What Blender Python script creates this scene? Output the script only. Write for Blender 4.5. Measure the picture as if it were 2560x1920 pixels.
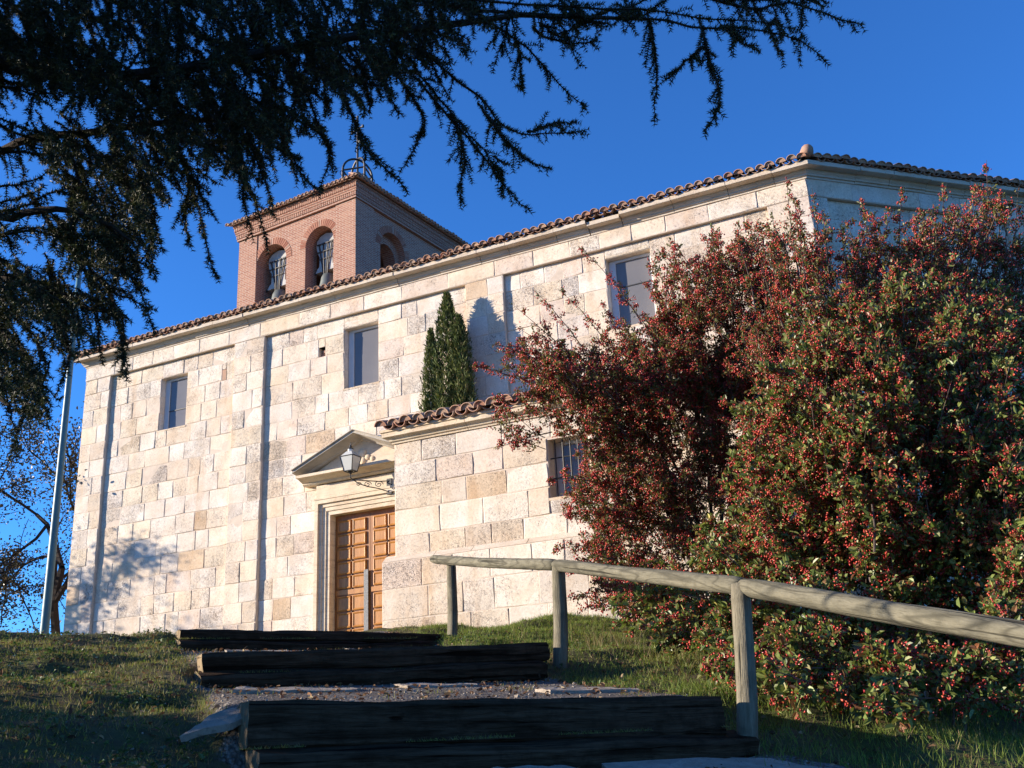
import bpy, bmesh, math, random
import numpy as np
from mathutils import Vector, Matrix, Quaternion, noise

rng = np.random.default_rng(7)
random.seed(7)
for o in list(bpy.data.objects):
    bpy.data.objects.remove(o, do_unlink=True)
scene = bpy.context.scene
COL = scene.collection

# ------------------------------------------------------------------ camera, sky, sun, exposure
IW, IH, FPX = 2560.0, 1920.0, 2600.0          # photograph size and focal length in its pixels
PITCH, ROLL = math.radians(19.0), math.radians(-2.83)
_fw = np.array([0, math.cos(PITCH), math.sin(PITCH)])
_up0 = np.array([0, -math.sin(PITCH), math.cos(PITCH)])
_rt = math.cos(ROLL) * np.array([1.0, 0, 0]) + math.sin(ROLL) * _up0
_up = -math.sin(ROLL) * np.array([1.0, 0, 0]) + math.cos(ROLL) * _up0
cam_data = bpy.data.cameras.new('camera')
cam = bpy.data.objects.new('camera', cam_data)
COL.objects.link(cam)
cam_data.sensor_width = 36.0
cam_data.lens = 36.0 * FPX / IW
cam_data.clip_start, cam_data.clip_end = 0.05, 9000
_m = Matrix.Identity(4)
for i in range(3):
    _m[i][0], _m[i][1], _m[i][2] = _rt[i], _up[i], -_fw[i]
cam.matrix_world = _m
scene.camera = cam
scene.render.resolution_x, scene.render.resolution_y = 1024, 768

SUN_EL, SUN_AZ = math.radians(13.5), math.radians(-90.0)     # azimuth from +Y towards +X
world = bpy.data.worlds.new('World')
scene.world = world
world.use_nodes = True
wn = world.node_tree
for n in list(wn.nodes):
    wn.nodes.remove(n)
sky = wn.nodes.new('ShaderNodeTexSky')
sky.sky_type = 'NISHITA'
sky.sun_disc = False
sky.sun_elevation = SUN_EL
sky.sun_rotation = SUN_AZ
sky.altitude = 900
sky.air_density = 1.0
sky.dust_density = 0.0
sky.ozone_density = 9.5
bgn = wn.nodes.new('ShaderNodeBackground')
bgn.inputs['Strength'].default_value = 0.140
won = wn.nodes.new('ShaderNodeOutputWorld')
wn.links.new(sky.outputs[0], bgn.inputs['Color'])
wn.links.new(bgn.outputs[0], won.inputs['Surface'])

sun_data = bpy.data.lights.new('sun', 'SUN')
sun_data.energy = 5.0
sun_data.angle = math.radians(0.53)
sun_data.color = (1.0, 0.865, 0.71)
sun = bpy.data.objects.new('sun', sun_data)
COL.objects.link(sun)
_sd = Vector((math.sin(SUN_AZ) * math.cos(SUN_EL), math.cos(SUN_AZ) * math.cos(SUN_EL), math.sin(SUN_EL)))
sun.rotation_euler = (-_sd).to_track_quat('-Z', 'Y').to_euler()
sun.location = _sd * 60

vs = scene.view_settings
vs.view_transform = 'Standard'
vs.look = 'None'
vs.exposure = 1.12
vs.gamma = 1.0
vs.use_curve_mapping = False

# ------------------------------------------------------------------ pixel helpers (photo pixels -> directions)
def ray(x, y):
    return _fw + _rt * (x - IW / 2) / FPX + _up * (IH / 2 - y) / FPX
def at(x, y, Y):
    r = ray(x, y)
    return r / r[1] * Y
def proj(p):
    p = np.asarray(p, float)
    z = p @ _fw
    return np.array([IW / 2 + FPX * (p @ _rt) / z, IH / 2 - FPX * (p @ _up) / z])

# ------------------------------------------------------------------ object helpers
def tag(o, label=None, cat=None, group=None, kind=None):
    if label: o['label'] = label
    if cat: o['category'] = cat
    if group: o['group'] = group
    if kind: o['kind'] = kind
    return o
def empty(name, loc=(0, 0, 0), rz=0.0):
    o = bpy.data.objects.new(name, None)
    o.empty_display_size = 0.3
    COL.objects.link(o)
    o.location = loc
    o.rotation_euler = (0, 0, rz)
    return o
def link_mesh(name, me, mat=None, parent=None, loc=None, rot=None, scale=None):
    o = bpy.data.objects.new(name, me)
    COL.objects.link(o)
    if mat is not None and len(me.materials) == 0:
        me.materials.append(mat)
    if parent is not None:
        o.parent = parent
    if loc is not None: o.location = loc
    if rot is not None: o.rotation_euler = rot
    if scale is not None: o.scale = scale
    return o
def np_mesh(name, V, T, cols=None, smooth=False):
    """triangle mesh from arrays, optional per-face colour attribute 'col'"""
    V = np.ascontiguousarray(V, dtype=np.float32); T = np.ascontiguousarray(T, dtype=np.int32)
    me = bpy.data.meshes.new(name)
    me.vertices.add(len(V)); me.vertices.foreach_set('co', V.ravel())
    k = T.shape[1]
    me.loops.add(T.size); me.loops.foreach_set('vertex_index', T.ravel())
    me.polygons.add(len(T))
    me.polygons.foreach_set('loop_start', np.arange(0, T.size, k, dtype=np.int32))
    me.polygons.foreach_set('loop_total', np.full(len(T), k, dtype=np.int32))
    me.polygons.foreach_set('use_smooth', np.full(len(T), smooth, dtype=bool))
    if cols is not None:
        a = me.attributes.new('col', 'FLOAT_COLOR', 'FACE')
        c = np.ones((len(T), 4), np.float32); c[:, :cols.shape[1]] = cols
        a.data.foreach_set('color', c.ravel())
    me.update(); me.validate()
    return me
class MB:
    """collects boxes, prisms, tubes into one mesh; optional colour per face"""
    def __init__(s): s.v = []; s.f = []; s.c = []; s.uv = None
    def add(s, vs_, fs, c=None):
        b = len(s.v); s.v += [tuple(p) for p in vs_]
        for f in fs:
            s.f.append(tuple(i + b for i in f)); s.c.append(c)
    def box(s, x0, x1, y0, y1, z0, z1, c=None):
        s.add([(x0,y0,z0),(x1,y0,z0),(x1,y1,z0),(x0,y1,z0),(x0,y0,z1),(x1,y0,z1),(x1,y1,z1),(x0,y1,z1)],
              [(0,3,2,1),(4,5,6,7),(0,1,5,4),(1,2,6,5),(2,3,7,6),(3,0,4,7)], c)
    def tube(s, pts, rad, n=8, cap=True, c=None):
        pts = [Vector(p) for p in pts]
        if not hasattr(rad, '__len__'): rad = [rad] * len(pts)
        ref = None; rings = []
        for i, p in enumerate(pts):
            t = (pts[min(i+1, len(pts)-1)] - pts[max(i-1, 0)])
            t = t.normalized() if t.length > 1e-9 else Vector((0,0,1))
            if ref is None:
                ref = t.orthogonal().normalized()
            else:
                ref = (ref - t * ref.dot(t))
                ref = ref.normalized() if ref.length > 1e-6 else t.orthogonal().normalized()
            b = t.cross(ref)
            rings.append([p + (ref * math.cos(2*math.pi*k/n) + b * math.sin(2*math.pi*k/n)) * rad[i] for k in range(n)])
        vs_ = [q for r in rings for q in r]; fs = []
        for i in range(len(pts)-1):
            for k in range(n):
                fs.append((i*n+k, i*n+(k+1)%n, (i+1)*n+(k+1)%n, (i+1)*n+k))
        if cap:
            fs.append(tuple(range(n-1, -1, -1))); fs.append(tuple((len(pts)-1)*n+k for k in range(n)))
        s.add(vs_, fs, c)
    def lathe(s, prof, n=24, cx=0, cy=0, c=None):
        vs_ = []; fs = []
        for (r, z) in prof:
            for k in range(n):
                vs_.append((cx + r*math.cos(2*math.pi*k/n), cy + r*math.sin(2*math.pi*k/n), z))
        for i in range(len(prof)-1):
            for k in range(n):
                fs.append((i*n+k, i*n+(k+1)%n, (i+1)*n+(k+1)%n, (i+1)*n+k))
        s.add(vs_, fs, c)
    def prism(s, poly, x0, x1, c=None):
        """poly of (y,z), extruded along x"""
        n = len(poly)
        vs_ = [(x0, y, z) for y, z in poly] + [(x1, y, z) for y, z in poly]
        fs = [(i, (i+1) % n, n+(i+1) % n, n+i) for i in range(n)]
        fs.append(tuple(range(n-1, -1, -1))); fs.append(tuple(range(n, 2*n)))
        s.add(vs_, fs, c)
    def mesh(s, name, smooth=False):
        me = bpy.data.meshes.new(name)
        me.from_pydata(s.v, [], s.f)
        if any(c is not None for c in s.c):
            a = me.attributes.new('col', 'FLOAT_COLOR', 'FACE')
            arr = np.ones((len(s.f), 4), np.float32)
            for i, c in enumerate(s.c):
                if c is not None: arr[i, :len(c)] = c
            a.data.foreach_set('color', arr.ravel())
        bm = bmesh.new(); bm.from_mesh(me); bmesh.ops.recalc_face_normals(bm, faces=bm.faces); bm.to_mesh(me); bm.free()
        if smooth:
            me.polygons.foreach_set('use_smooth', np.ones(len(me.polygons), dtype=bool))
        me.update()
        return me
    def build(s, name, mat, parent=None, smooth=False, **k):
        return link_mesh(name, s.mesh(name, smooth), mat, parent, **k)

# ------------------------------------------------------------------ material helpers
class Mat:
    def __init__(s, name):
        s.m = bpy.data.materials.new(name); s.m.use_nodes = True
        s.nt = s.m.node_tree; s.b = s.nt.nodes['Principled BSDF']; s.out = s.nt.nodes['Material Output']
        s.b.inputs['Specular IOR Level'].default_value = 0.25
        s.b.inputs['Roughness'].default_value = 0.8
        s._co = None
    def n(s, t, **kw):
        nd = s.nt.nodes.new(t)
        for k, v in kw.items():
            if k in nd.inputs: nd.inputs[k].default_value = v
            else: setattr(nd, k, v)
        return nd
    def l(s, a, b): s.nt.links.new(a, b)
    def coord(s, kind='Object'):
        return s.n('ShaderNodeTexCoord').outputs[kind]
    def noise(s, vec, scale, detail=3.0, rough=0.55, dist=0.0):
        nd = s.n('ShaderNodeTexNoise'); nd.inputs['Scale'].default_value = scale; nd.inputs['Detail'].default_value = detail
        nd.inputs['Roughness'].default_value = rough; nd.inputs['Distortion'].default_value = dist
        if vec is not None: s.l(vec, nd.inputs['Vector'])
        return nd.outputs['Fac']
    def ramp(s, fac, stops):
        nd = s.n('ShaderNodeValToRGB'); el = nd.color_ramp.elements
        while len(el) > 1: el.remove(el[-1])
        for i, (p, c) in enumerate(stops):
            e = el[0] if i == 0 else el.new(p)
            e.position = p; e.color = (*c, 1) if len(c) == 3 else c
        s.l(fac, nd.inputs['Fac']); return nd.outputs['Color']
    def mix(s, fac, a, b, mode='MIX'):
        nd = s.n('ShaderNodeMix', data_type='RGBA', blend_type=mode)
        for i, v in ((0, fac), (6, a), (7, b)):
            if hasattr(v, 'links'): s.l(v, nd.inputs[i])
            elif i == 0: nd.inputs[0].default_value = v
            else: nd.inputs[i].default_value = (*v, 1) if len(v) == 3 else v
        return nd.outputs[2]
    def math(s, op, a, b=None, clamp=False):
        nd = s.n('ShaderNodeMath', operation=op, use_clamp=clamp)
        for i, v in ((0, a), (1, b)):
            if v is None: continue
            if hasattr(v, 'links'): s.l(v, nd.inputs[i])
            else: nd.inputs[i].default_value = v
        return nd.outputs[0]
    def scale(s, vec, sc):
        nd = s.n('ShaderNodeMapping'); s.l(vec, nd.inputs['Vector']); nd.inputs['Scale'].default_value = sc
        return nd.outputs[0]
    def col(s, c):
        if hasattr(c, 'links'): s.l(c, s.b.inputs['Base Color'])
        else: s.b.inputs['Base Color'].default_value = (*c, 1)
    def rough(s, r):
        if hasattr(r, 'links'): s.l(r, s.b.inputs['Roughness'])
        else: s.b.inputs['Roughness'].default_value = r
    def bump(s, h, strength=0.5, dist=0.02):
        nd = s.n('ShaderNodeBump'); nd.inputs['Strength'].default_value = strength; nd.inputs['Distance'].default_value = dist
        s.l(h, nd.inputs['Height']); s.l(nd.outputs[0], s.b.inputs['Normal'])
    def attr(s, name='col'):
        return s.n('ShaderNodeAttribute', attribute_name=name)
    def orand(s):
        return s.n('ShaderNodeObjectInfo').outputs['Random']

def plain(name, c, rough=0.7, spec=0.25, metal=0.0, var=0.25, nscale=6.0, bump=0.2):
    m = Mat(name); co = m.coord()
    f = m.noise(co, nscale, 5)
    m.col(m.mix(f, tuple(x*(1-var) for x in c), tuple(min(1, x*(1+var)) for x in c)))
    m.rough(rough); m.b.inputs['Specular IOR Level'].default_value = spec; m.b.inputs['Metallic'].default_value = metal
    if bump: m.bump(m.noise(co, nscale*5, 4), bump, 0.01)
    return m.m

def mat_stone():
    m = Mat('ashlar_stone'); co = m.coord(); a = m.attr()
    base, pit_amt = a.outputs['Color'], a.outputs['Alpha']
    mott = m.noise(co, 3.2, 6, 0.62)
    c1 = m.mix(m.math('MULTIPLY', m.ramp(mott, [(0.35, (0,0,0)), (0.7, (1,1,1))]), 0.55), base, m.mix(1.0, base, (0.80, 0.66, 0.52), 'MULTIPLY'))
    lich = m.ramp(m.noise(co, 1.1, 6, 0.68), [(0.47, (0,0,0)), (0.66, (1,1,1))])
    c1 = m.mix(m.math('MULTIPLY', lich, 0.42), c1, m.mix(1.0, base, (0.74, 0.68, 0.61), 'MULTIPLY'))
    # weathering pits: elongated holes
    vor = m.n('ShaderNodeTexVoronoi'); vor.feature = 'F1'
    m.l(m.scale(co, (20, 20, 30)), vor.inputs['Vector'])
    vn = m.noise(co, 26, 4, 0.6)
    pv = m.math('ADD', m.math('MULTIPLY', vor.outputs['Distance'], 0.55), m.math('MULTIPLY', vn, 0.55))
    patch = m.noise(co, 2.6, 3)
    thr = m.math('ADD', m.math('MULTIPLY', pit_amt, 0.165), m.math('MULTIPLY', patch, 0.42))
    d = m.math('SUBTRACT', thr, m.math('SUBTRACT', pv, 0.16))
    pit = m.math('MULTIPLY', m.math('MAXIMUM', d, 0.0), 9.0, clamp=True)
    speck = m.ramp(m.noise(co, 38, 5, 0.75), [(0.44, (0,0,0)), (0.62, (1,1,1))])
    c1 = m.mix(m.math('MULTIPLY', speck, 0.27), c1, m.mix(1.0, c1, (0.50, 0.43, 0.38), 'MULTIPLY'))
    strk = m.ramp(m.noise(m.scale(co, (2.6, 2.6, 0.35)), 1.0, 5, 0.6), [(0.56, (0,0,0)), (0.70, (1,1,1))])
    c1 = m.mix(m.math('MULTIPLY', strk, 0.40), c1, m.mix(1.0, c1, (0.80, 0.62, 0.44), 'MULTIPLY'))
    c2 = m.mix(m.math('MULTIPLY', pit, 0.85), c1, (0.11, 0.08, 0.065))
    m.col(c2); m.rough(0.9); m.b.inputs['Specular IOR Level'].default_value = 0.12
    fine = m.noise(co, 60, 5, 0.7)
    mid = m.noise(co, 9, 5, 0.6)
    h = m.math('SUBTRACT', m.math('ADD', m.math('MULTIPLY', fine, 0.18), m.math('MULTIPLY', mid, 0.5)), m.math('MULTIPLY', pit, 0.8))
    m.bump(h, 0.55, 0.018)
    return m.m

def mat_mould(name, c, c2):
    m = Mat(name); co = m.coord()
    f = m.noise(co, 2.0, 6, 0.65); g = m.noise(m.scale(co, (3, 3, 22)), 1.0, 5, 0.6)
    x = m.mix(m.ramp(f, [(0.38, (0,0,0)), (0.66, (1,1,1))]), c, c2)
    x = m.mix(m.math('MULTIPLY', m.ramp(g, [(0.5, (0,0,0)), (0.72, (1,1,1))]), 0.5), x, (0.30, 0.22, 0.15))
    sp = m.ramp(m.noise(co, 34, 4, 0.7), [(0.60, (0,0,0)), (0.68, (1,1,1))])
    x = m.mix(m.math('MULTIPLY', sp, 0.55), x, (0.16, 0.12, 0.09))
    x = m.mix(m.math('MULTIPLY', m.orand(), 0.3), x, (0.52, 0.47, 0.42))
    m.col(x); m.rough(0.9); m.bump(m.noise(co, 30, 5, 0.65), 0.35, 0.015)
    return m.m

def mat_tile():
    m = Mat('clay_tile'); co = m.coord('Generated'); ob = m.coord(); r = m.orand()
    base = m.ramp(r, [(0.0, (0.34, 0.17, 0.12)), (0.3, (0.46, 0.23, 0.145)), (0.55, (0.40, 0.25, 0.185)), (0.8, (0.52, 0.32, 0.21)), (1.0, (0.34, 0.22, 0.17))])
    g = m.n('ShaderNodeNewGeometry').outputs['Position']
    f = m.ramp(m.noise(g, 9, 6, 0.65), [(0.42, (0,0,0)), (0.68, (1,1,1))])
    x = m.mix(m.math('MULTIPLY', f, 0.75), base, (0.34, 0.30, 0.24))
    x = m.mix(m.math('MULTIPLY', m.ramp(m.noise(g, 22, 4), [(0.55, (0,0,0)), (0.7, (1,1,1))]), 0.5), x, (0.16, 0.13, 0.10))
    m.col(x); m.rough(0.92); m.bump(m.noise(g, 70, 4, 0.6), 0.3, 0.01)
    return m.m

def mat_brick():
    m = Mat('tower_brick'); uv = m.coord('UV')
    b = m.n('ShaderNodeTexBrick')
    m.l(uv, b.inputs['Vector'])
    b.inputs['Scale'].default_value = 1.0
    b.inputs['Brick Width'].default_value = 0.27; b.inputs['Row Height'].default_value = 0.066
    b.inputs['Mortar Size'].default_value = 0.010; b.inputs['Mortar Smooth'].default_value = 0.1; b.inputs['Bias'].default_value = 0.0
    b.inputs['Color1'].default_value = (0.26, 0.098, 0.064, 1); b.inputs['Color2'].default_value = (0.39, 0.185, 0.122, 1)
    b.inputs['Mortar'].default_value = (0.46, 0.37, 0.30, 1)
    f = m.noise(uv, 1.3, 6, 0.65)
    x = m.mix(m.math('MULTIPLY', m.ramp(f, [(0.4, (0,0,0)), (0.7, (1,1,1))]), 0.45), b.outputs['Color'], (0.42, 0.25, 0.17))
    g = m.noise(uv, 11, 5, 0.7)
    x = m.mix(m.math('MULTIPLY', m.ramp(g, [(0.5, (0,0,0)), (0.75, (1,1,1))]), 0.45), x, (0.20, 0.085, 0.06))
    m.col(x); m.rough(0.92)
    m.bump(m.math('SUBTRACT', m.math('MULTIPLY', g, 0.4), b.outputs['Fac']), 0.5, 0.015)
    return m.m

def mat_wood(name, c, c2, grain=(1.2, 1.2, 14), axis_scale=1.0, rough=0.6, spec=0.3, bump=0.3, wave=None, crack=False):
    """grain mapping scale: small along the grain"""
    m = Mat(name); co = m.coord(); r = m.orand()
    off = m.n('ShaderNodeVectorMath', operation='ADD')
    cmb = m.n('ShaderNodeCombineXYZ'); m.l(m.math('MULTIPLY', r, 17.0), cmb.inputs[0]); m.l(m.math('MULTIPLY', r, 9.0), cmb.inputs[1])
    m.l(co, off.inputs[0]); m.l(cmb.outputs[0], off.inputs[1])
    v = m.scale(off.outputs[0], grain)
    f = m.noise(v, 2.0, 6, 0.6, 0.6)
    x = m.mix(m.ramp(f, [(0.32, (0,0,0)), (0.68, (1,1,1))]), c, c2)
    fine = m.noise(m.scale(off.outputs[0], tuple(g*5 for g in grain)), 2.0, 4, 0.6)
    x = m.mix(m.math('MULTIPLY', m.ramp(fine, [(0.52, (0,0,0)), (0.7, (1,1,1))]), 0.5), x, tuple(q*0.42 for q in c))
    if wave:
        w = m.n('ShaderNodeTexNoise'); m.l(m.scale(off.outputs[0], wave), w.inputs['Vector'])
        w.inputs['Scale'].default_value = 1.0; w.inputs['Detail'].default_value = 1.5; w.inputs['Distortion'].default_value = 0.35
        bands = m.math('SINE', m.math('MULTIPLY', w.outputs['Fac'], 62.0))
        bands = m.math('MULTIPLY', m.math('ADD', bands, 1.0), 0.5)
        lines = m.math('POWER', bands, 9.0)
        x = m.mix(m.math('MULTIPLY', lines, 0.7), x, tuple(q*0.5 for q in c))
    if crack:
        ck = m.noise(m.scale(off.outputs[0], tuple(0.8 if g == min(grain) else 26.0 for g in grain)), 1.0, 3, 0.5, 0.2)
        ck = m.ramp(ck, [(0.60, (0,0,0)), (0.66, (1,1,1))])
        x = m.mix(m.math('MULTIPLY', ck, 0.85), x, tuple(q*0.22 for q in c))
        st = m.ramp(m.noise(off.outputs[0], 7, 5, 0.7), [(0.48, (0,0,0)), (0.66, (1,1,1))])
        x = m.mix(m.math('MULTIPLY', st, 0.5), x, tuple(q*0.55 for q in c))
        hh = m.math('SUBTRACT', m.math('ADD', m.math('MULTIPLY', f, 0.5), fine), m.math('MULTIPLY', ck, 1.2))
    else:
        hh = m.math('ADD', m.math('MULTIPLY', f, 0.5), fine)
    m.col(x); m.rough(rough); m.b.inputs['Specular IOR Level'].default_value = spec
    m.bump(hh, bump, 0.008)
    return m.m

def mat_leaf(name, trans=0.3, rough=0.5, spec=0.35, tint=(1.0, 1.05, 0.6)):
    m = Mat(name); a = m.attr()
    c = a.outputs['Color']
    m.col(c); m.rough(rough); m.b.inputs['Specular IOR Level'].default_value = spec
    tr = m.n('ShaderNodeBsdfTranslucent'); m.l(m.mix(1.0, c, tint, 'MULTIPLY'), tr.inputs['Color'])
    mx = m.n('ShaderNodeMixShader'); mx.inputs[0].default_value = trans
    m.l(m.b.outputs[0], mx.inputs[1]); m.l(tr.outputs[0], mx.inputs[2]); m.l(mx.outputs[0], m.out.inputs['Surface'])
    return m.m

def mat_glass(name, c, rough=0.04):
    m = Mat(name); co = m.coord()
    f = m.noise(co, 1.6, 3)
    m.col(m.mix(f, tuple(q*0.75 for q in c), c)); m.rough(m.math('ADD', m.math('MULTIPLY', m.noise(co, 5, 4), 0.10), rough))
    m.b.inputs['Specular IOR Level'].default_value = 0.4
    m.bump(m.noise(co, 1.2, 2), 0.06, 0.02)
    return m.m

STONE = mat_stone()
MORTAR = plain('mortar', (0.62, 0.52, 0.42), 0.95, 0.1, var=0.3, nscale=8)
CORNICE = mat_mould('cornice_stone', (0.66, 0.58, 0.47), (0.54, 0.44, 0.33))
WARM = mat_mould('warm_stone', (0.74, 0.64, 0.48), (0.62, 0.48, 0.33))
LICHEN = mat_mould('lichened_stone', (0.46, 0.42, 0.35), (0.27, 0.245, 0.21))
TILE = mat_tile()
BRICK = mat_brick()
DOORWOOD = mat_wood('varnished_door_wood', (0.36, 0.145, 0.032), (0.50, 0.235, 0.060), (9, 9, 1.0), rough=0.38, spec=0.4, bump=0.15)
DOORDARK = mat_wood('door_rail_wood', (0.24, 0.092, 0.022), (0.36, 0.155, 0.040), (9, 9, 1.0), rough=0.42, spec=0.4, bump=0.15)
IRON = plain('black_iron', (0.03, 0.03, 0.032), 0.55, 0.4, var=0.4, nscale=20)
STEEL = plain('worn_steel_strip', (0.13, 0.135, 0.14), 0.5, 0.4, metal=0.2, var=0.5, nscale=25, bump=0.3)
GLASS = mat_glass('window_glass', (0.19, 0.185, 0.185))
FRAME = plain('pale_window_frame', (0.60, 0.62, 0.64), 0.5, 0.3, var=0.1)
LAMPGLASS = plain('frosted_lamp_glass', (0.50, 0.51, 0.48), 0.25, 0.5, var=0.1, bump=0)
SLEEPER = mat_wood('tarred_sleeper_wood', (0.028, 0.016, 0.009), (0.105, 0.066, 0.041), (0.9, 14, 14), rough=0.95, spec=0.05, bump=1.0, crack=True)
ENDGRAIN = mat_wood('weathered_end_grain', (0.17, 0.125, 0.075), (0.30, 0.23, 0.14), (8, 8, 2.5), rough=0.9, spec=0.1, bump=0.8)
POST = mat_wood('weathered_post_wood', (0.215, 0.195, 0.14), (0.36, 0.325, 0.24), (22, 22, 1.6), rough=0.85, spec=0.15, bump=0.5)
RAIL = mat_wood('weathered_rail_wood', (0.120, 0.112, 0.080), (0.205, 0.190, 0.138), (1.5, 12, 12), rough=0.85, spec=0.12, bump=0.6, wave=(0.9, 5.0, 5.0), crack=True)
BRONZE = plain('weathered_bronze', (0.115, 0.13, 0.125), 0.6, 0.4, metal=0.3, var=0.4, nscale=8)
YOKE = plain('grey_painted_yoke', (0.42, 0.42, 0.40), 0.85, 0.2, var=0.4, nscale=5)
POLEMAT = plain('pale_green_pole_paint', (0.085, 0.19, 0.21), 0.45, 0.4, var=0.12, nscale=3)
BARK = plain('dark_bark', (0.045, 0.036, 0.03), 0.95, 0.1, var=0.45, nscale=14, bump=0.9)
TWIG = plain('bush_twig_bark', (0.115, 0.085, 0.07), 0.9, 0.15, var=0.4, nscale=20)
CEDAR_N = mat_leaf('cedar_needles', 0.12, 0.55, 0.3, (0.9, 1.0, 0.6))
LEAF = mat_leaf('bush_leaf', 0.28, 0.42, 0.45)
CYP = mat_leaf('cypress_spray', 0.15, 0.7, 0.2)
GRASSB = mat_leaf('grass_blade', 0.35, 0.6, 0.25)
DRY = mat_leaf('fallen_leaf', 0.2, 0.8, 0.15, (1, 0.8, 0.6))
def mat_berry():
    m = Mat('red_berry'); a = m.attr(); m.col(a.outputs['Color']); m.rough(0.32); m.b.inputs['Specular IOR Level'].default_value = 0.45
    return m.m
BERRY = mat_berry()
def mat_slab():
    m = Mat('grey_stone_slab'); co = m.coord()
    x = m.mix(m.ramp(m.noise(co, 5, 6, 0.65), [(0.35, (0,0,0)), (0.7, (1,1,1))]), (0.27, 0.225, 0.175), (0.42, 0.365, 0.30))
    x = m.mix(m.math('MULTIPLY', m.ramp(m.noise(co, 45, 4, 0.7), [(0.55, (0,0,0)), (0.68, (1,1,1))]), 0.6), x, (0.13, 0.12, 0.11))
    m.col(x); m.rough(0.92); m.bump(m.noise(co, 38, 5, 0.7), 0.7, 0.02)
    return m.m
SLAB = mat_slab()
def mat_ground():
    m = Mat('hill_ground'); co = m.coord(); a = m.attr('path'); p = a.outputs['Fac']
    n1 = m.noise(co, 1.4, 6, 0.65); n2 = m.noise(co, 14, 5, 0.65); n3 = m.noise(co, 90, 3, 0.6)
    grass = m.mix(m.ramp(n1, [(0.38, (0,0,0)), (0.62, (1,1,1))]), (0.060, 0.085, 0.024), (0.13, 0.10, 0.055))
    grass = m.mix(m.math('MULTIPLY', m.ramp(n2, [(0.45, (0,0,0)), (0.65, (1,1,1))]), 0.7), grass, (0.075, 0.058, 0.036))
    vor = m.n('ShaderNodeTexVoronoi'); m.l(co, vor.inputs['Vector']); vor.inputs['Scale'].default_value = 48
    grav = m.mix(m.ramp(n1, [(0.4, (0,0,0)), (0.6, (1,1,1))]), (0.115, 0.085, 0.058), (0.25, 0.235, 0.215))
    grav = m.mix(m.math('MULTIPLY', vor.outputs['Color'], 0.5), grav, (0.33, 0.31, 0.285))
    grav = m.mix(m.ramp(vor.outputs['Distance'], [(0.35, (0,0,0)), (0.6, (1,1,1))]), grav, (0.12, 0.105, 0.09))
    pm = m.math('ADD', p, m.math('MULTIPLY', m.math('SUBTRACT', m.noise(co, 3.5, 6, 0.72), 0.52), 2.3))
    pm = m.ramp(pm, [(0.42, (0,0,0)), (0.58, (1,1,1))])
    m.col(m.mix(pm, grass, grav)); m.rough(0.95); m.b.inputs['Specular IOR Level'].default_value = 0.1
    m.bump(m.math('ADD', m.math('ADD', m.math('MULTIPLY', n2, 1.0), m.math('MULTIPLY', n3, 0.4)), m.math('MULTIPLY', m.math('MULTIPLY', vor.outputs['Distance'], -0.6), pm)), 0.9, 0.03)
    return m.m
GROUND = mat_ground()

# ------------------------------------------------------------------ terrain
E_ = np.array([0.891, 0.454]); M_ = np.array([-0.454, 0.891])       # along the sleepers / up the path
TIER = [(4.858, 1.083, 0.23), (7.257, 1.307, 0.655), (9.95, 1.57, 1.115)]    # p, q of left end, top height
SL = 2.6
_PP = np.array([-60, -8, 0, 2.5, 4.7, 5.0, 7.2, 7.5, 9.9, 10.2, 11.5, 13.0, 16, 60.0])
_PZ = np.array([-6.0, -2.7, -1.5, -0.75, -0.10, 0.0, 0.50, 0.56, 1.01, 1.08, 1.27, 1.44, 1.48, 1.5])
def sstep(t):
    t = np.clip(t, 0, 1); return t * t * (3 - 2 * t)
def path_mask(x, y):
    p = M_[0]*x + M_[1]*y; q = E_[0]*x + E_[1]*y
    ql = np.interp(p, [0, 4.858, 7.257, 9.95, 12.5], [0.75, 1.0, 1.25, 1.55, 1.8])
    qr = np.interp(p, [0, 4.4, 4.858, 7.257, 9.95, 12.5], [4.1, 4.0, 3.75, 3.85, 4.05, 4.2])
    m = sstep((q - ql) / 0.22 + 0.5) * sstep((qr - q) / 0.25 + 0.5)
    return m, p, q
def hgt(x, y, bumps=True):
    x = np.asarray(x, float); y = np.asarray(y, float)
    m, p, q = path_mask(x, y)
    z = np.interp(p, _PP, _PZ)
    z = z - 0.14 * sstep((-x - 1.0) / 3.0) * sstep((p - 10.0) / 1.5)
    z = z + 0.17 * sstep((x + 0.7) / 1.3) * sstep((p - 10.0) / 1.3)
    z = z + 0.05 * sstep((q - 3.9) / 1.0) * sstep((9 - p) / 3)
    if bumps:
        r = np.hypot(x, y)
        amp = 0.05 * np.clip(1 - (r - 14) / 10, 0, 1)
        b = np.sin(x*2.3 + 1.1*np.sin(y*1.7)) * np.sin(y*2.9 + 0.8*np.sin(x*1.9+2)) + 0.5*np.sin(x*6.1+y*3.3)*np.sin(y*7.3-x*2.1) + 0.3*np.sin(x*13+1.3*np.sin(9*y))*np.sin(y*15+x*4)
        z = z + amp * b * (1 - 0.7*m)
    zt = np.interp(p, [3.9, 4.84, 4.92, 5.10, 7.22, 7.32, 7.5, 9.92, 10.02, 10.25, 11.2],
                      [-0.21, -0.14, -0.14, 0.205, 0.43, 0.43, 0.635, 0.915, 0.915, 1.085, 1.20])
    inz = sstep((p - 3.9) / 0.5) * sstep((11.2 - p) / 0.6)
    return z * (1 - m*inz) + zt * m * inz

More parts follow.
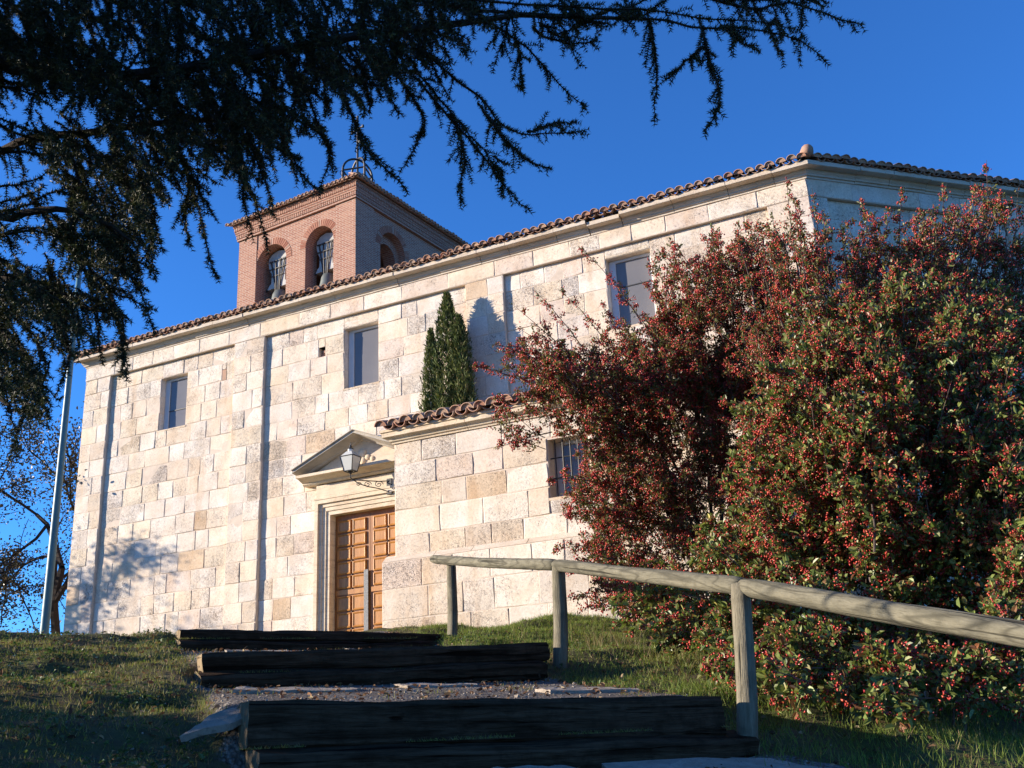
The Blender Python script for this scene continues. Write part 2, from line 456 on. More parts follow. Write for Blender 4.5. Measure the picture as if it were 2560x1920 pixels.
def lines(lo, hi, step, far):
    a = list(np.arange(lo, hi + 1e-6, step)); d = step; v = hi
    up_ = []
    while v < far: d *= 1.35; v += d; up_.append(v)
    d = step; v = lo; dn = []
    while v > -far: d *= 1.35; v -= d; dn.append(v)
    return np.array(dn[::-1] + a + up_)
gx = lines(-6.5, 5.0, 0.06, 4000); gy = lines(3.2, 15.0, 0.06, 4000)
GX, GY = np.meshgrid(gx, gy)
GZ = hgt(GX, GY)
V = np.stack([GX.ravel(), GY.ravel(), GZ.ravel()], 1)
nx, ny = len(gx), len(gy)
idx = np.arange(nx*ny).reshape(ny, nx)
Q = np.stack([idx[:-1, :-1].ravel(), idx[:-1, 1:].ravel(), idx[1:, 1:].ravel(), idx[1:, :-1].ravel()], 1)
me = np_mesh('ground', V, Q, smooth=True)
pa = me.attributes.new('path', 'FLOAT', 'POINT')
pm, pp, _q = path_mask(GX, GY)
pm = pm * sstep((pp - 2.0) / 1.0) * sstep((13.5 - pp) / 1.0)
pa.data.foreach_set('value', pm.ravel().astype(np.float32))
ground = link_mesh('ground', me, GROUND); tag(ground, kind='structure')
def gz(x, y): return float(hgt(np.array([x]), np.array([y]))[0])

# ------------------------------------------------------------------ railway sleeper steps
def sleeper_mesh(name, L, w, h, seed, erode=1.0):
    bm = bmesh.new()
    nx_ = 34
    ring = [(-w/2, 0), (-w/2+0.022, -0.0), (0, 0), (w/2, 0)]
    prof = [(-w/2+.012, 0), (w/2-.012, 0), (w/2, .012), (w/2, h*.5), (w/2, h-.02), (w/2-.02, h), (0, h), (-w/2+.025, h), (-w/2, h-.025), (-w/2, h*.66), (-w/2, h*.33), (-w/2, .012)]
    rows = []
    for i in range(nx_ + 1):
        x = L * i / nx_
        row = []
        for (y, z) in prof:
            n1 = noise.noise(Vector((x*2.2, y*6 + seed*5.1, z*6)))
            n2 = noise.noise(Vector((x*11, y*25 + seed*3.3, z*25)))
            e = (n1*0.016 + n2*0.007) * erode
            yy = y + e; zz = z + (n1*0.012 + n2*0.008)*erode*(1 if z > h*.6 else .3)
            if z > h*.8:
                zz -= 0.018*erode*max(0, noise.noise(Vector((x*1.3, seed*7.7, 0)))+.1)
            ex = 0
            if i in (0, nx_): ex = n2*0.02 + n1*0.015
            row.append(bm.verts.new((x + ex, yy, zz)))
        rows.append(row)
    n = len(prof)
    for i in range(nx_):
        for k in range(n):
            f = bm.faces.new((rows[i][k], rows[i][(k+1) % n], rows[i+1][(k+1) % n], rows[i+1][k])); f.smooth = False
    a = bm.faces.new(rows[0][::-1]); b = bm.faces.new(rows[-1])
    a.material_index = 1; b.material_index = 1
    bmesh.ops.recalc_face_normals(bm, faces=bm.faces)
    me = bpy.data.meshes.new(name); bm.to_mesh(me); bm.free()
    me.materials.append(SLEEPER); me.materials.append(ENDGRAIN)
    return me
SROT = math.atan2(E_[1], E_[0])
ord_txt = ['lowest', 'middle', 'highest']
lab_up = ['thick black timber sleeper with pale left end, upper beam of the lowest step',
          'dark timber sleeper, upper beam of the middle step between the two stone slabs path stretches',
          'dark weathered timber sleeper, upper beam of the highest step before the church door']
lab_up[1] = 'dark timber sleeper with split left end, upper beam of the middle step'
lab_lo = ['black timber sleeper half sunk in grass, lower beam of the lowest step',
          'dark timber sleeper with chipped left tip, lower beam of the middle step',
          'dark timber sleeper with dry weeds before it, lower beam of the highest step']
SHH = [(0.205, 0.20), (0.135, 0.125), (0.095, 0.12)]
for i, (p, q, top) in enumerate(TIER):
    hu, hl = SHH[i]
    base = E_*q + M_*p
    me = sleeper_mesh('sleeper_step', SL, 0.25, hu, 3+i)
    b2 = base + M_*0.125
    o = link_mesh('sleeper_step', me, loc=(b2[0], b2[1], top-hu), rot=(math.radians([-1.5, -1, -1][i]), math.radians([1.0, -1.4, 0.8][i]), SROT))
    tag(o, lab_up[i], 'sleeper', 'timber sleepers of the hillside steps')
    me = sleeper_mesh('sleeper_step', SL + [0.1, -0.05, 0.02][i], 0.25, hl, 13+i, 1.2)
    b3 = base + M_*0.125 - M_*[0.11, 0.11, 0.09][i] - E_*[-0.02, 0.03, 0.01][i]
    o = link_mesh('sleeper_step', me, loc=(b3[0], b3[1], top-hu-hl+0.004), rot=(math.radians([11, 12, 12][i]), math.radians([0.8, -1.5, 0.6][i]), SROT+math.radians([0.6, 0.3, 0.2][i])))
    tag(o, lab_lo[i], 'sleeper', 'timber sleepers of the hillside steps')

# ------------------------------------------------------------------ loose stone slabs
def slab_mesh(name, poly, th, seed, sub=5):
    bm = bmesh.new()
    vs_ = [bm.verts.new((x, y, 0)) for x, y in poly]
    f = bm.faces.new(vs_)
    r = bmesh.ops.extrude_face_region(bm, geom=[f])
    for v in r['geom']:
        if isinstance(v, bmesh.types.BMVert): v.co.z -= th
    bmesh.ops.triangulate(bm, faces=[g for g in bm.faces if abs(g.normal.z) > .5])
    for _ in range(sub - 2):
        bmesh.ops.subdivide_edges(bm, edges=[e for e in bm.edges if e.calc_length() > 0.05], cuts=1, use_grid_fill=True)
        bmesh.ops.triangulate(bm, faces=bm.faces)
    for v in bm.verts:
        n = noise.noise_vector(v.co * 9 + Vector((seed, 0, 0)))*0.010 + noise.noise_vector(v.co*28 + Vector((0, seed, 0)))*0.006
        v.co += n
    bmesh.ops.recalc_face_normals(bm, faces=bm.faces)
    me = bpy.data.meshes.new(name); bm.to_mesh(me); bm.free(); return me
sp = at(565, 1786, 4.95)
me = slab_mesh('stone_slab', [(-.17, -.11), (-.06, -.075), (.05, -.06), (.11, -.03), (.10, .10), (.03, .13), (-.07, .09), (-.09, .01)], .03, 4)
o = link_mesh('stone_slab', me, SLAB, loc=(sp[0]-0.02, sp[1], sp[2]-0.02), rot=(math.radians(24), math.radians(-9), math.radians(6)))
tag(o, 'grey rough stone slab leaning in the grass beside the pale sleeper end', 'stone slab')
for k, (px, py, Yd, poly, lb) in enumerate([
    (1800, 1905, 5.25, [(-.62, -.42), (.35, -.46), (.56, -.1), (.42, .30), (.05, .36), (-.5, .26)], 'large flat grey paving slab before the lowest step, beside the fence post'),
    (1400, 1925, 5.0, [(-.28, -.32), (.26, -.34), (.24, .28), (-.05, .30), (-.3, .2)], 'flat grey paving slab before the lowest step, next to the large slab'),
    (1240, 1935, 4.8, [(-.30, -.22), (-.02, -.26), (.0, .24), (-.25, .2)], 'small grey paving slab before the lowest step, farthest from the fence post')]):
    s_ = at(px, py, Yd)
    me = slab_mesh('paving_slab', poly, .05, 11+k)
    z = gz(s_[0], s_[1])
    o = link_mesh('paving_slab', me, SLAB, loc=(s_[0], s_[1], z+0.018), rot=(math.radians(9), math.radians(1.5), SROT*.6+k*.3))
    tag(o, lb, 'paving slab')

for k, (p_, q_, poly, lb) in enumerate([
    (6.55, 1.75, [(-.42, -.16), (.30, -.20), (.44, .02), (.16, .17), (-.34, .15)], 'flat grey stone set in the gravel above the lowest step, by its pale end'),
    (6.75, 2.75, [(-.25, -.14), (.24, -.16), (.30, .10), (-.05, .16), (-.28, .08)], 'small flat grey stone set in the gravel midway above the lowest step'),
    (5.75, 3.35, [(-.34, -.15), (.28, -.17), (.36, .08), (.02, .18), (-.30, .12)], 'flat grey stone in the gravel behind the lowest step near the handrail'),
    (9.1, 2.2, [(-.40, -.16), (.34, -.18), (.42, .06), (.05, .17), (-.36, .13)], 'flat grey stone set in the gravel below the highest step, towards the grass'),
    (9.2, 3.3, [(-.40, -.15), (.36, -.16), (.44, .10), (-.02, .16), (-.38, .10)], 'flat grey stone set in the gravel below the highest step, towards the handrail')]):
    w_ = E_*q_ + M_*p_
    me = slab_mesh('path_stone', poly, .05, 31+k)
    o = link_mesh('path_stone', me, SLAB, loc=(w_[0], w_[1], gz(w_[0], w_[1])+.016), rot=(math.radians(6), math.radians(1), SROT))
    tag(o, lb, 'stone')

# ------------------------------------------------------------------ the church
YF = math.radians(64.2)
P0 = at(790, 1400, 18.5)
ZB = 1.40
church = empty('church', (P0[0], P0[1], ZB), math.radians(64.2 - 90.0))
tag(church, 'pale limestone church nave with pilasters, square windows and tiled eaves', 'church')
d_ = np.array([math.sin(YF), -math.cos(YF), 0]); n_ = np.array([-math.cos(YF), -math.sin(YF), 0])
def ch_world(s, y, z): return np.array([P0[0], P0[1], 0]) + d_*s - n_*y + np.array([0, 0, z])

PAL = [((.82,.74,.65),4),((.80,.75,.70),5),((.84,.79,.73),5),((.79,.71,.60),3),((.77,.68,.58),3),((.76,.71,.67),3),((.70,.57,.44),.7),((.74,.66,.58),1.2),((.76,.67,.61),2)]
_pw = np.array([w for _, w in PAL]); _pw = _pw/_pw.sum()
def stone_col(warm=0.0):
    c = np.array(PAL[rng.choice(len(PAL), p=_pw)][0]) * rng.uniform(.97, 1.03) * np.array([1.0, .985, .925])
    pit = rng.choice([0.15, .4, .65, .9], p=[.3, .35, .25, .1])
    return (*np.clip(c, 0, .88), pit)
def stone_geo(s0, s1, z0, z1, y, proud=None, depth=.05, g=.0018, ch=.0045):
    """a dressed block: front face y, chipped uneven edges; local wall coordinates (z local)"""
    j = lambda a: random.uniform(-a, a)
    yf = y + (random.gauss(0, .0022) if proud is None else proud)
    cx, cz = (s0+s1)/2, (z0+z1)/2
    e = .003
    o = []
    for (a, b) in ((s0, z0), (s0+(s1-s0)*random.uniform(.3, .7), z0), (s1, z0), (s1, z0+(z1-z0)*random.uniform(.3, .7)), (s1, z1), (s0+(s1-s0)*random.uniform(.3, .7), z1), (s0, z1), (s0, z0+(z1-z0)*random.uniform(.3, .7))):
        k = g + abs(random.gauss(0, e))
        cor = random.uniform(0, .008) if (a in (s0, s1) and b in (z0, z1)) else 0
        ax = a + (k+cor if a == s0 else -(k+cor) if a == s1 else 0); bz = b + (k+cor if b == z0 else -(k+cor) if b == z1 else 0)
        o.append((ax, bz))
    t1, t2 = j(.004), j(.004)
    v = [(a, y+depth, b) for a, b in o] + [(a, yf+ch, b) for a, b in o]
    for (a, b) in o:
        k = ch + abs(j(.008))
        v.append((a + k*np.sign(cx-a)*min(1, abs(cx-a)*8), yf + t1*np.sign(cx-a) + t2*np.sign(cz-b) + j(.002), b + k*np.sign(cz-b)*min(1, abs(cz-b)*8)))
    f = [tuple(range(16, 24))]
    for k in range(8):
        n = (k+1) % 8
        f += [(8+k, 8+n, 16+n, 16+k), (k, n, 8+n, 8+k)]
    return v, f
STONES = []            # (parent key, verts, faces, colour, score)
COURSES = [7.83, 7.50, 7.13, 6.76, 6.37, 6.00, 5.64, 5.26, 4.90, 4.53, 4.15, 3.78, 3.40, 3.02, 2.65, 2.27, 1.90, 1.50, 1.10]
def cut(lo, hi, holes):
    segs = [(lo, hi)]
    for (a, b) in holes:
        ns = []
        for (u, v) in segs:
            if b <= u or a >= v: ns.append((u, v)); continue
            if a > u + .02: ns.append((u, a))
            if b < v - .02: ns.append((b, v))
        segs = ns
    return segs
def split(lo, hi, wmin=.30, wmax=.68):
    L = hi - lo
    if L < wmax*1.05: return [(lo, hi)]
    out = []; x = lo
    while hi - x > wmax:
        w = random.uniform(wmin, wmax)
        if hi - x - w < wmin*.7: w = (hi - x)*random.uniform(.45, .55)
        out.append((x, x+w)); x += w
    out.append((x, hi)); return out
def wall_region(s0, s1, y, courses, holes, key, mortar, T=None, wmin=.30, wmax=.68, edge_ends=False):
    for a in range(len(courses)-1):
        zt, zb = courses[a], courses[a+1]
        hs = [(h[0], h[1]) for h in holes if h[2] < zt-.03 and h[3] > zb+.03]
        pieces = []
        for (u, v) in cut(s0, s1, hs):
            mortar.append((u, v, y+.007, y+.26, zb-ZB, zt-ZB, T))
            for (e, f) in split(u, v, wmin, wmax): pieces.append((e, f, zb, zt))
        for h in holes:
            if h[2] < zt-.03 and h[3] > zb+.03:
                if h[3] < zt - .05: pieces.append((h[0], h[1], h[3], zt)); mortar.append((h[0], h[1], y+.007, y+.26, h[3]-ZB, zt-ZB, T))
                if h[2] > zb + .05: pieces.append((h[0], h[1], zb, h[2])); mortar.append((h[0], h[1], y+.007, y+.26, zb-ZB, h[2]-ZB, T))
        for (e, f, lo, hi) in pieces:
            dz = random.uniform(-.012, .012) if (hi-lo) > .3 else 0
            v, fc = stone_geo(e, f, lo-ZB, hi-ZB, y)
            c = stone_col()
            if T: v = [T(*q) for q in v]
            STONES.append([key, v, fc, c, ((e+f)/2, y, (lo+hi)/2, T)])
mortar = []
WINS = [(-4.08, -3.36, 6.36, 7.50), (0.53, 1.30, 6.37, 7.58), (5.88, 6.68, 6.37, 7.66)]
DOOR = (-0.02, 2.06, 1.0, 4.86)
PUT = [(-.06, .09, 7.13, 7.32), (-2.44, -2.33, 7.13, 7.36)]
holes = WINS + [DOOR] + PUT
PIL = [(-6.22, -5.49), (-2.09, -1.33), (3.21, 3.97), (8.68, 9.34)]
PAN = [(-5.49, -2.09), (-1.33, 3.21), (3.97, 8.68)]
for (a, b) in PIL: wall_region(a, b, 0.0, COURSES, [], 'church', mortar, wmin=.3, wmax=.5)
for (a, b) in PAN: wall_region(a, b, 0.07, COURSES, holes, 'church', mortar)
# frieze blocks
wall_region(-6.22, 9.34, -0.012, [8.13, 7.83], [], 'church', mortar, wmin=.5, wmax=1.0)
# apse face, turned 44 degrees at the corner
AP = math.radians(43.9)
def TA(s, y, z): 
    return (9.34 + s*math.cos(AP) - y*math.sin(AP), s*math.sin(AP) + y*math.cos(AP), z)
AL = 4.3
wall_region(0.0, 0.33, 0.0, COURSES, [], 'church', mortar, T=TA)
wall_region(0.33, AL-.5, 0.07, COURSES, [], 'church', mortar, T=TA)
wall_region(AL-.5, AL, 0.0, COURSES, [], 'church', mortar, T=TA)
wall_region(0.0, AL, -0.012, [8.13, 7.83], [], 'church', mortar, T=TA, wmin=.5, wmax=1.0)
wb = MB()
for (u, v, y0, y1, z0, z1, T) in mortar:
    b = len(wb.v); wb.box(u, v, y0, y1, z0, z1)
    if T:
        for k in range(b, len(wb.v)): wb.v[k] = T(*wb.v[k])
core = [(-6.2, .30), (9.2, .30), (9.2+2.9, 3.2), (9.2+2.9, 6.0), (9.2, 9.0), (-6.2, 9.0)]
def poly_prism(mb, poly, z0, z1):
    n = len(poly)
    mb.add([(x, y, z0) for x, y in poly] + [(x, y, z1) for x, y in poly],
           [(i, (i+1) % n, n+(i+1) % n, n+i) for i in range(n)] + [tuple(range(n-1, -1, -1)), tuple(range(n, 2*n))])
poly_prism(wb, core, -.6, 8.20-ZB)
church_wall = wb.build('wall', MORTAR, church)
bk = MB(); bk.box(-2.435, -2.335, .068, .2, 7.135-ZB, 7.355-ZB); bk.build('red_tile_patch', TILE, church)
bk = MB(); bk.box(-.055, .03, .14, .25, 7.14-ZB, 7.21-ZB); bk.box(0.0, .085, .12, .25, 7.215-ZB, 7.27-ZB); bk.build('putlog_rubble', TILE, church)

# cornice blocks
CP = [(.10, 8.130), (-.022, 8.130), (-.024, 8.165), (-.050, 8.168), (-.056, 8.195), (-.075, 8.215), (-.088, 8.245), (-.092, 8.258), (-.210, 8.256), (-.222, 8.262), (-.222, 8.332), (.10, 8.335)]
def cornice_run(parent, prof, s0, s1, zoff, mat, T=None, m0=0.0, m1=0.0, wmin=.55, wmax=.95, broken=None, name='cornice_block', holder=None):
    x = s0; segs = split(s0, s1, wmin, wmax)
    for i, (a, b) in enumerate(segs):
        g = .004; dy = random.gauss(0, .004); dz = random.gauss(0, .003)
        if broken and a < broken < b: dz -= .035; dy += .035; g = .012
        t0 = m0 if i == 0 else 0; t1 = m1 if i == len(segs)-1 else 0
        n = len(prof)
        A = [(a+(0 if t0 else g)+(-y)*(-t0), y+dy, z-zoff+dz) for y, z in prof]
        B = [(b-(0 if t1 else g)+(-y)*t1, y+dy, z-zoff+dz) for y, z in prof]
        mb = MB()
        v = A + B
        if T: v = [T(*q) for q in v]
        mb.add(v, [(k, (k+1) % n, n+(k+1) % n, n+k) for k in range(n)] + [tuple(range(n-1, -1, -1)), tuple(range(n, 2*n))])
        mb.build(name, mat, holder or parent)
TM = math.tan(AP/2)
cb = MB(); cb.box(-6.22, 9.30, .12, .34, 8.13-ZB, 8.33-ZB)
corn = cb.build('cornice', MORTAR, church)
cornice_run(church, CP, -6.22, 9.34, ZB, CORNICE, m0=1.0, m1=TM, broken=6.25, holder=corn)
cornice_run(church, CP, 0.0, AL, ZB, CORNICE, T=TA, m0=TM, holder=corn)

# roof: ribbed sheet plus the row of clay tiles along the eaves
def tile_mesh(name, r0=.088, r1=.070, L=.42, th=.013, n=9, cup=False, plug=True):
    v = []; f = []
    sg = -1 if cup else 1
    for (y, r) in ((0, r0), (L*.5, (r0+r1)/2), (L, r1)):
        for rr in (r, r-th):
            for k in range(n):
                a = math.pi*k/(n-1)
                v.append((-rr*math.cos(a), y, sg*rr*math.sin(a)*.88))
    R = 2*n
    for s in range(2):
        for k in range(n-1):
            f.append((s*R+k, s*R+k+1, (s+1)*R+k+1, (s+1)*R+k))
            f.append((s*R+n+k+1, s*R+n+k, (s+1)*R+n+k, (s+1)*R+n+k+1))
    for k in range(n-1):
        f.append((k, n+k, n+k+1, k+1)); f.append((2*R+k+1, 2*R+n+k+1, 2*R+n+k, 2*R+k))
    if plug and not cup:
        b = len(v)
        v += [(-(r0-th)*math.cos(math.pi*k/(n-1)), .018, (r0-th)*math.sin(math.pi*k/(n-1))*.88) for k in range(n)]
        f.append(tuple(range(b, b+n)))
    me = bpy.data.meshes.new(name); me.from_pydata(v, [], f)
    bm = bmesh.new(); bm.from_mesh(me)
    for vv in bm.verts: vv.co += noise.noise_vector(vv.co*17)*.004
    bmesh.ops.recalc_face_normals(bm, faces=bm.faces); bm.to_mesh(me); bm.free()
    me.polygons.foreach_set('use_smooth', np.ones(len(me.polygons), dtype=bool))
    me.materials.append(TILE); me.update()
    return me
TILE_C = [tile_mesh('roof_tile', .088+.004*k, .072, .43) for k in range(3)]
TILE_U = [tile_mesh('channel_tile', .080, .066, .43, cup=True) for k in range(2)]
SLOPE = math.radians(19)
def eave_row(parent, s0, s1, y, z, step, ang=0.0, org=(0, 0), sc=1.0, slope=SLOPE):
    """row of cover and channel tiles; ang turns the eave about org"""
    n = max(2, int(round((s1-s0)/step)))
    for i in range(n+1):
        s = s0 + (s1-s0)*i/n
        for kind in (0, 1):
            if kind == 1 and i == n: continue
            ss = s + (step/2 if kind else 0) + random.gauss(0, .006)
            yy = y + random.gauss(0, .012) + (.02 if kind else 0)
            zz = z + random.gauss(0, .005) + (0.055 if kind else .035)*sc
            X = org[0] + ss*math.cos(ang) - yy*math.sin(ang); Y = org[1] + ss*math.sin(ang) + yy*math.cos(ang)
            me = random.choice(TILE_U if kind else TILE_C)
            o = link_mesh('channel_tile' if kind else 'roof_tile', me, parent=parent, loc=(X, Y, zz),
                          rot=(slope + random.gauss(0, .02), random.gauss(0, .05), ang + random.gauss(0, .035)), scale=(sc, sc, sc))
def roof_sheet(name, quads, step, amp, parent, mat):
    """each quad: (eave0, eave1, top1, top0) local points; ribbed along the eave"""
    v = []; f = []
    for (a, b, c, d) in quads:
        a, b, c, d = map(Vector, (a, b, c, d))
        L = (b-a).length; n = int(L/step)*8
        nrm = (b-a).cross(d-a).normalized()
        if nrm.z < 0: nrm = -nrm
        base = len(v)
        for i in range(n+1):
            t = i/n; h = amp*math.cos(t*n/8*2*math.pi)
            v.append(a.lerp(b, t) + nrm*h); v.append(d.lerp(c, t) + nrm*h)
        for i in range(n):
            f.append((base+2*i, base+2*i+2, base+2*i+3, base+2*i+1))
    me = bpy.data.meshes.new(name); me.from_pydata([tuple(q) for q in v], [], f); me.materials.append(mat); me.update()
    return link_mesh(name, me, mat, parent)
ez = 8.345 - ZB; rz_ = ez + .08 + 4.4*math.tan(SLOPE)
apx = (9.34 + AL*math.cos(AP), AL*math.sin(AP))
up_ = .10
roof = roof_sheet('roof', [((-6.5, .06, ez+.13), (9.42, .06, ez+.13), (9.0, 4.5, rz_), (-2.0, 4.5, rz_)),
                           ((9.42, .06, ez+.13), (apx[0]+.15, apx[1]+.02, ez+.13), (9.0, 4.5, rz_), (9.0, 4.5, rz_)),
                           ((apx[0]+.15, apx[1], ez+.13), (apx[0]+.15, 6.0, ez+.13), (9.0, 4.5, rz_), (9.0, 4.5, rz_)),
                           ((apx[0]+.15, 6.0, ez+.13), (9.42, 9.1, ez+.13), (9.0, 4.5, rz_), (9.0, 4.5, rz_)),
                           ((9.42, 9.1, ez+.13), (-6.5, 9.1, ez+.13), (-2.0, 4.5, rz_), (9.0, 4.5, rz_)),
                           ((-6.5, 9.1, ez+.13), (-6.5, .06, ez+.13), (-2.0, 4.5, rz_), (-2.0, 4.5, rz_))], .18, .035, church, TILE)
eave_row(roof, -6.45, 9.36, -.29, ez-.008, .165, sc=.88)
eave_row(roof, 0.08, AL, -.29, ez-.008, .165, ang=AP, org=(9.34, 0), sc=.88)
hip = MB(); hip.tube([(9.46, -.30, ez+.10), (9.42, -.1, ez+.17), (9.34, .5, ez+.36), (9.2, 2.5, ez+1.0), (9.0, 4.5, rz_+.04)], [.095, .105, .10, .10, .10], 12)
hip.build('hip_tile', TILE, roof, smooth=True)

# windows
def window(parent, s0, s1, z0, z1, yw, yg, bars=(0.38,), dark=False):
    fr = MB(); t = .055
    z0 -= ZB; z1 -= ZB
    fr.box(s0+.012, s1-.012, yg, yg+.04, z0+.012, z0+t); fr.box(s0+.012, s1-.012, yg, yg+.04, z1-t, z1-.012)
    fr.box(s0+.012, s0+t+.07, yg+.002, yg+.042, z0+t, z1-t); fr.box(s1-t, s1-.012, yg+.002, yg+.042, z0+t, z1-t)
    w = fr.build('window', FRAME, parent)
    pn = MB(); pn.box(s0+.03, s1-.03, yg+.024, yg+.034, z0+.03, z1-.03); pn.build('pane', GLASS, w)
    for b in bars:
        bb = MB(); zz = z0 + (z1-z0)*b; bb.box(s0+t+.03, s1-t, yg+.012, yg+.022, zz-.008, zz+.008); bb.build('glazing_bar', DOORDARK if False else IRON, w)
    rv = MB()      # stone lining of the opening
    d = yg + .06
    def pc(*a):
        rv.box(*a, c=stone_col()[:3] + (.2,))
    nz = 3
    for k in range(nz):
        a = z0 + (z1-z0)*k/nz; b = z0 + (z1-z0)*(k+1)/nz
        pc(s0-.02, s0+.004, yw+.012, d, a+.003, b-.003); pc(s1-.004, s1+.02, yw+.012, d, a+.003, b-.003)
    pc(s0-.02, s1+.02, yw+.01, d, z1-.004, z1+.02)
    sm = MB(); sm.box(s0-.02, s1+.02, yw-.004, d, z0-.03, z0+.006, c=(.74, .62, .47, .3))
    rv.build('window_lining', STONE, w); sm.build('sill', STONE, w)
    return w
window(church, *WINS[0], .07, .20); window(church, *WINS[1], .07, .20, bars=()); window(church, *WINS[2], .07, .20, bars=(.6,))

# doorway ----------------------------------------------------------
DC, HW = 1.02, .75
ol, orr = DC-HW, DC+HW
LT = 4.02
def zl(z): return z - ZB
fasc = [(.00, .28, .00), (.06, .28, -.0)]
def door_surround():
    sb = MB()
    # stepped architrave: three fasciae and an outer moulding, each jamb and the lintel
    steps = [(.00, .075, .035), (.075, .15, .015), (.15, .215, -.005), (.215, .285, -.045)]
    for (a, b, y) in steps:
        sb.box(ol-b, ol-a, y, .24 if a == 0 else .10, zl(1.2), zl(LT)+a)
        sb.box(orr+a, orr+b, y, .24 if a == 0 else .10, zl(1.2), zl(LT)+a)
        sb.box(ol-b, orr+b, y+.001, .24 if a == 0 else .10, zl(LT)+a, zl(LT)+b)
    sb.box(ol-.30, orr+.30, -.055, .1, zl(LT)+.287, zl(LT)+.325)
    o = sb.build('door_surround', WARM, church)
    fz = MB(); fz.box(ol-.27, orr+.27, -.02, .12, zl(LT)+.327, zl(LT)+.56)
    fz.build('frieze_band', WARM, o)
    return o
surround = door_surround()
# pediment: horizontal cornice, two raking cornices, tympanum with a small carved crest
PB = 4.60; PAPX = 5.37; PHW = 1.28
pc_ = [(.12, PB), (-.06, PB), (-.09, PB+.025), (-.09, PB+.045), (-.17, PB+.075), (-.23, PB+.10), (-.30, PB+.105), (-.30, PB+.155), (.12, PB+.17)]
mb = MB(); mb.prism([(y, zl(z)) for y, z in pc_], DC-PHW, DC+PHW)
ped = mb.build('pediment', WARM, church)
tm = MB(); b0 = zl(PB+.165)
tm.add([(DC-PHW+.1, -.02, b0), (DC+PHW-.1, -.02, b0), (DC, -.02, zl(PAPX)-.06), (DC-PHW+.1, .13, b0), (DC+PHW-.1, .13, b0), (DC, .13, zl(PAPX)-.06)],
       [(0,1,2),(3,5,4),(0,3,4,1),(1,4,5,2),(2,5,3,0)])
tm.build('tympanum', WARM, ped)
for sgn in (-1, 1):
    prof = [(.12, 0), (-.08, 0), (-.11, .03), (-.20, .05), (-.27, .065), (-.33, .07), (-.33, .115), (-.36, .12), (-.36, .135), (.12, .15)]
    v = []; n = len(prof)
    x0, z0 = DC + sgn*(PHW+.06), PB+.135; x1, z1 = DC, PAPX-.09
    sl = math.hypot(x1-x0, z1-z0)
    for (xx, zz) in ((x0, z0), (x1, z1)):
        for (y, h) in prof: v.append((xx, y, zl(zz)+h))
    mb = MB(); mb.add(v, [(k, (k+1) % n, n+(k+1) % n, n+k) for k in range(n)] + [tuple(range(n-1, -1, -1)), tuple(range(n, 2*n))])
    mb.build('raking_cornice', LICHEN, ped)
cr = MB()
for (x, z, r) in ((DC, PAPX-.33, .085), (DC-.10, PAPX-.42, .06), (DC+.10, PAPX-.42, .06), (DC+.2, PAPX-.46, .05), (DC-.2, PAPX-.46, .05), (DC, PAPX-.46, .07)):
    prof = [(r*math.cos(t), r*math.sin(t)) for t in np.linspace(0, math.pi/2, 5)]
    vs_ = []; n = 10
    for (rr, hh) in prof:
        for k in range(n): vs_.append((x+rr*math.cos(2*math.pi*k/n), -.02-hh*.55, zl(z)+rr*math.sin(2*math.pi*k/n)))
    cr.add(vs_, [(i*n+k, i*n+(k+1) % n, (i+1)*n+(k+1) % n, (i+1)*n+k) for i in range(4) for k in range(n)])
cr.build('carved_crest', WARM, ped)

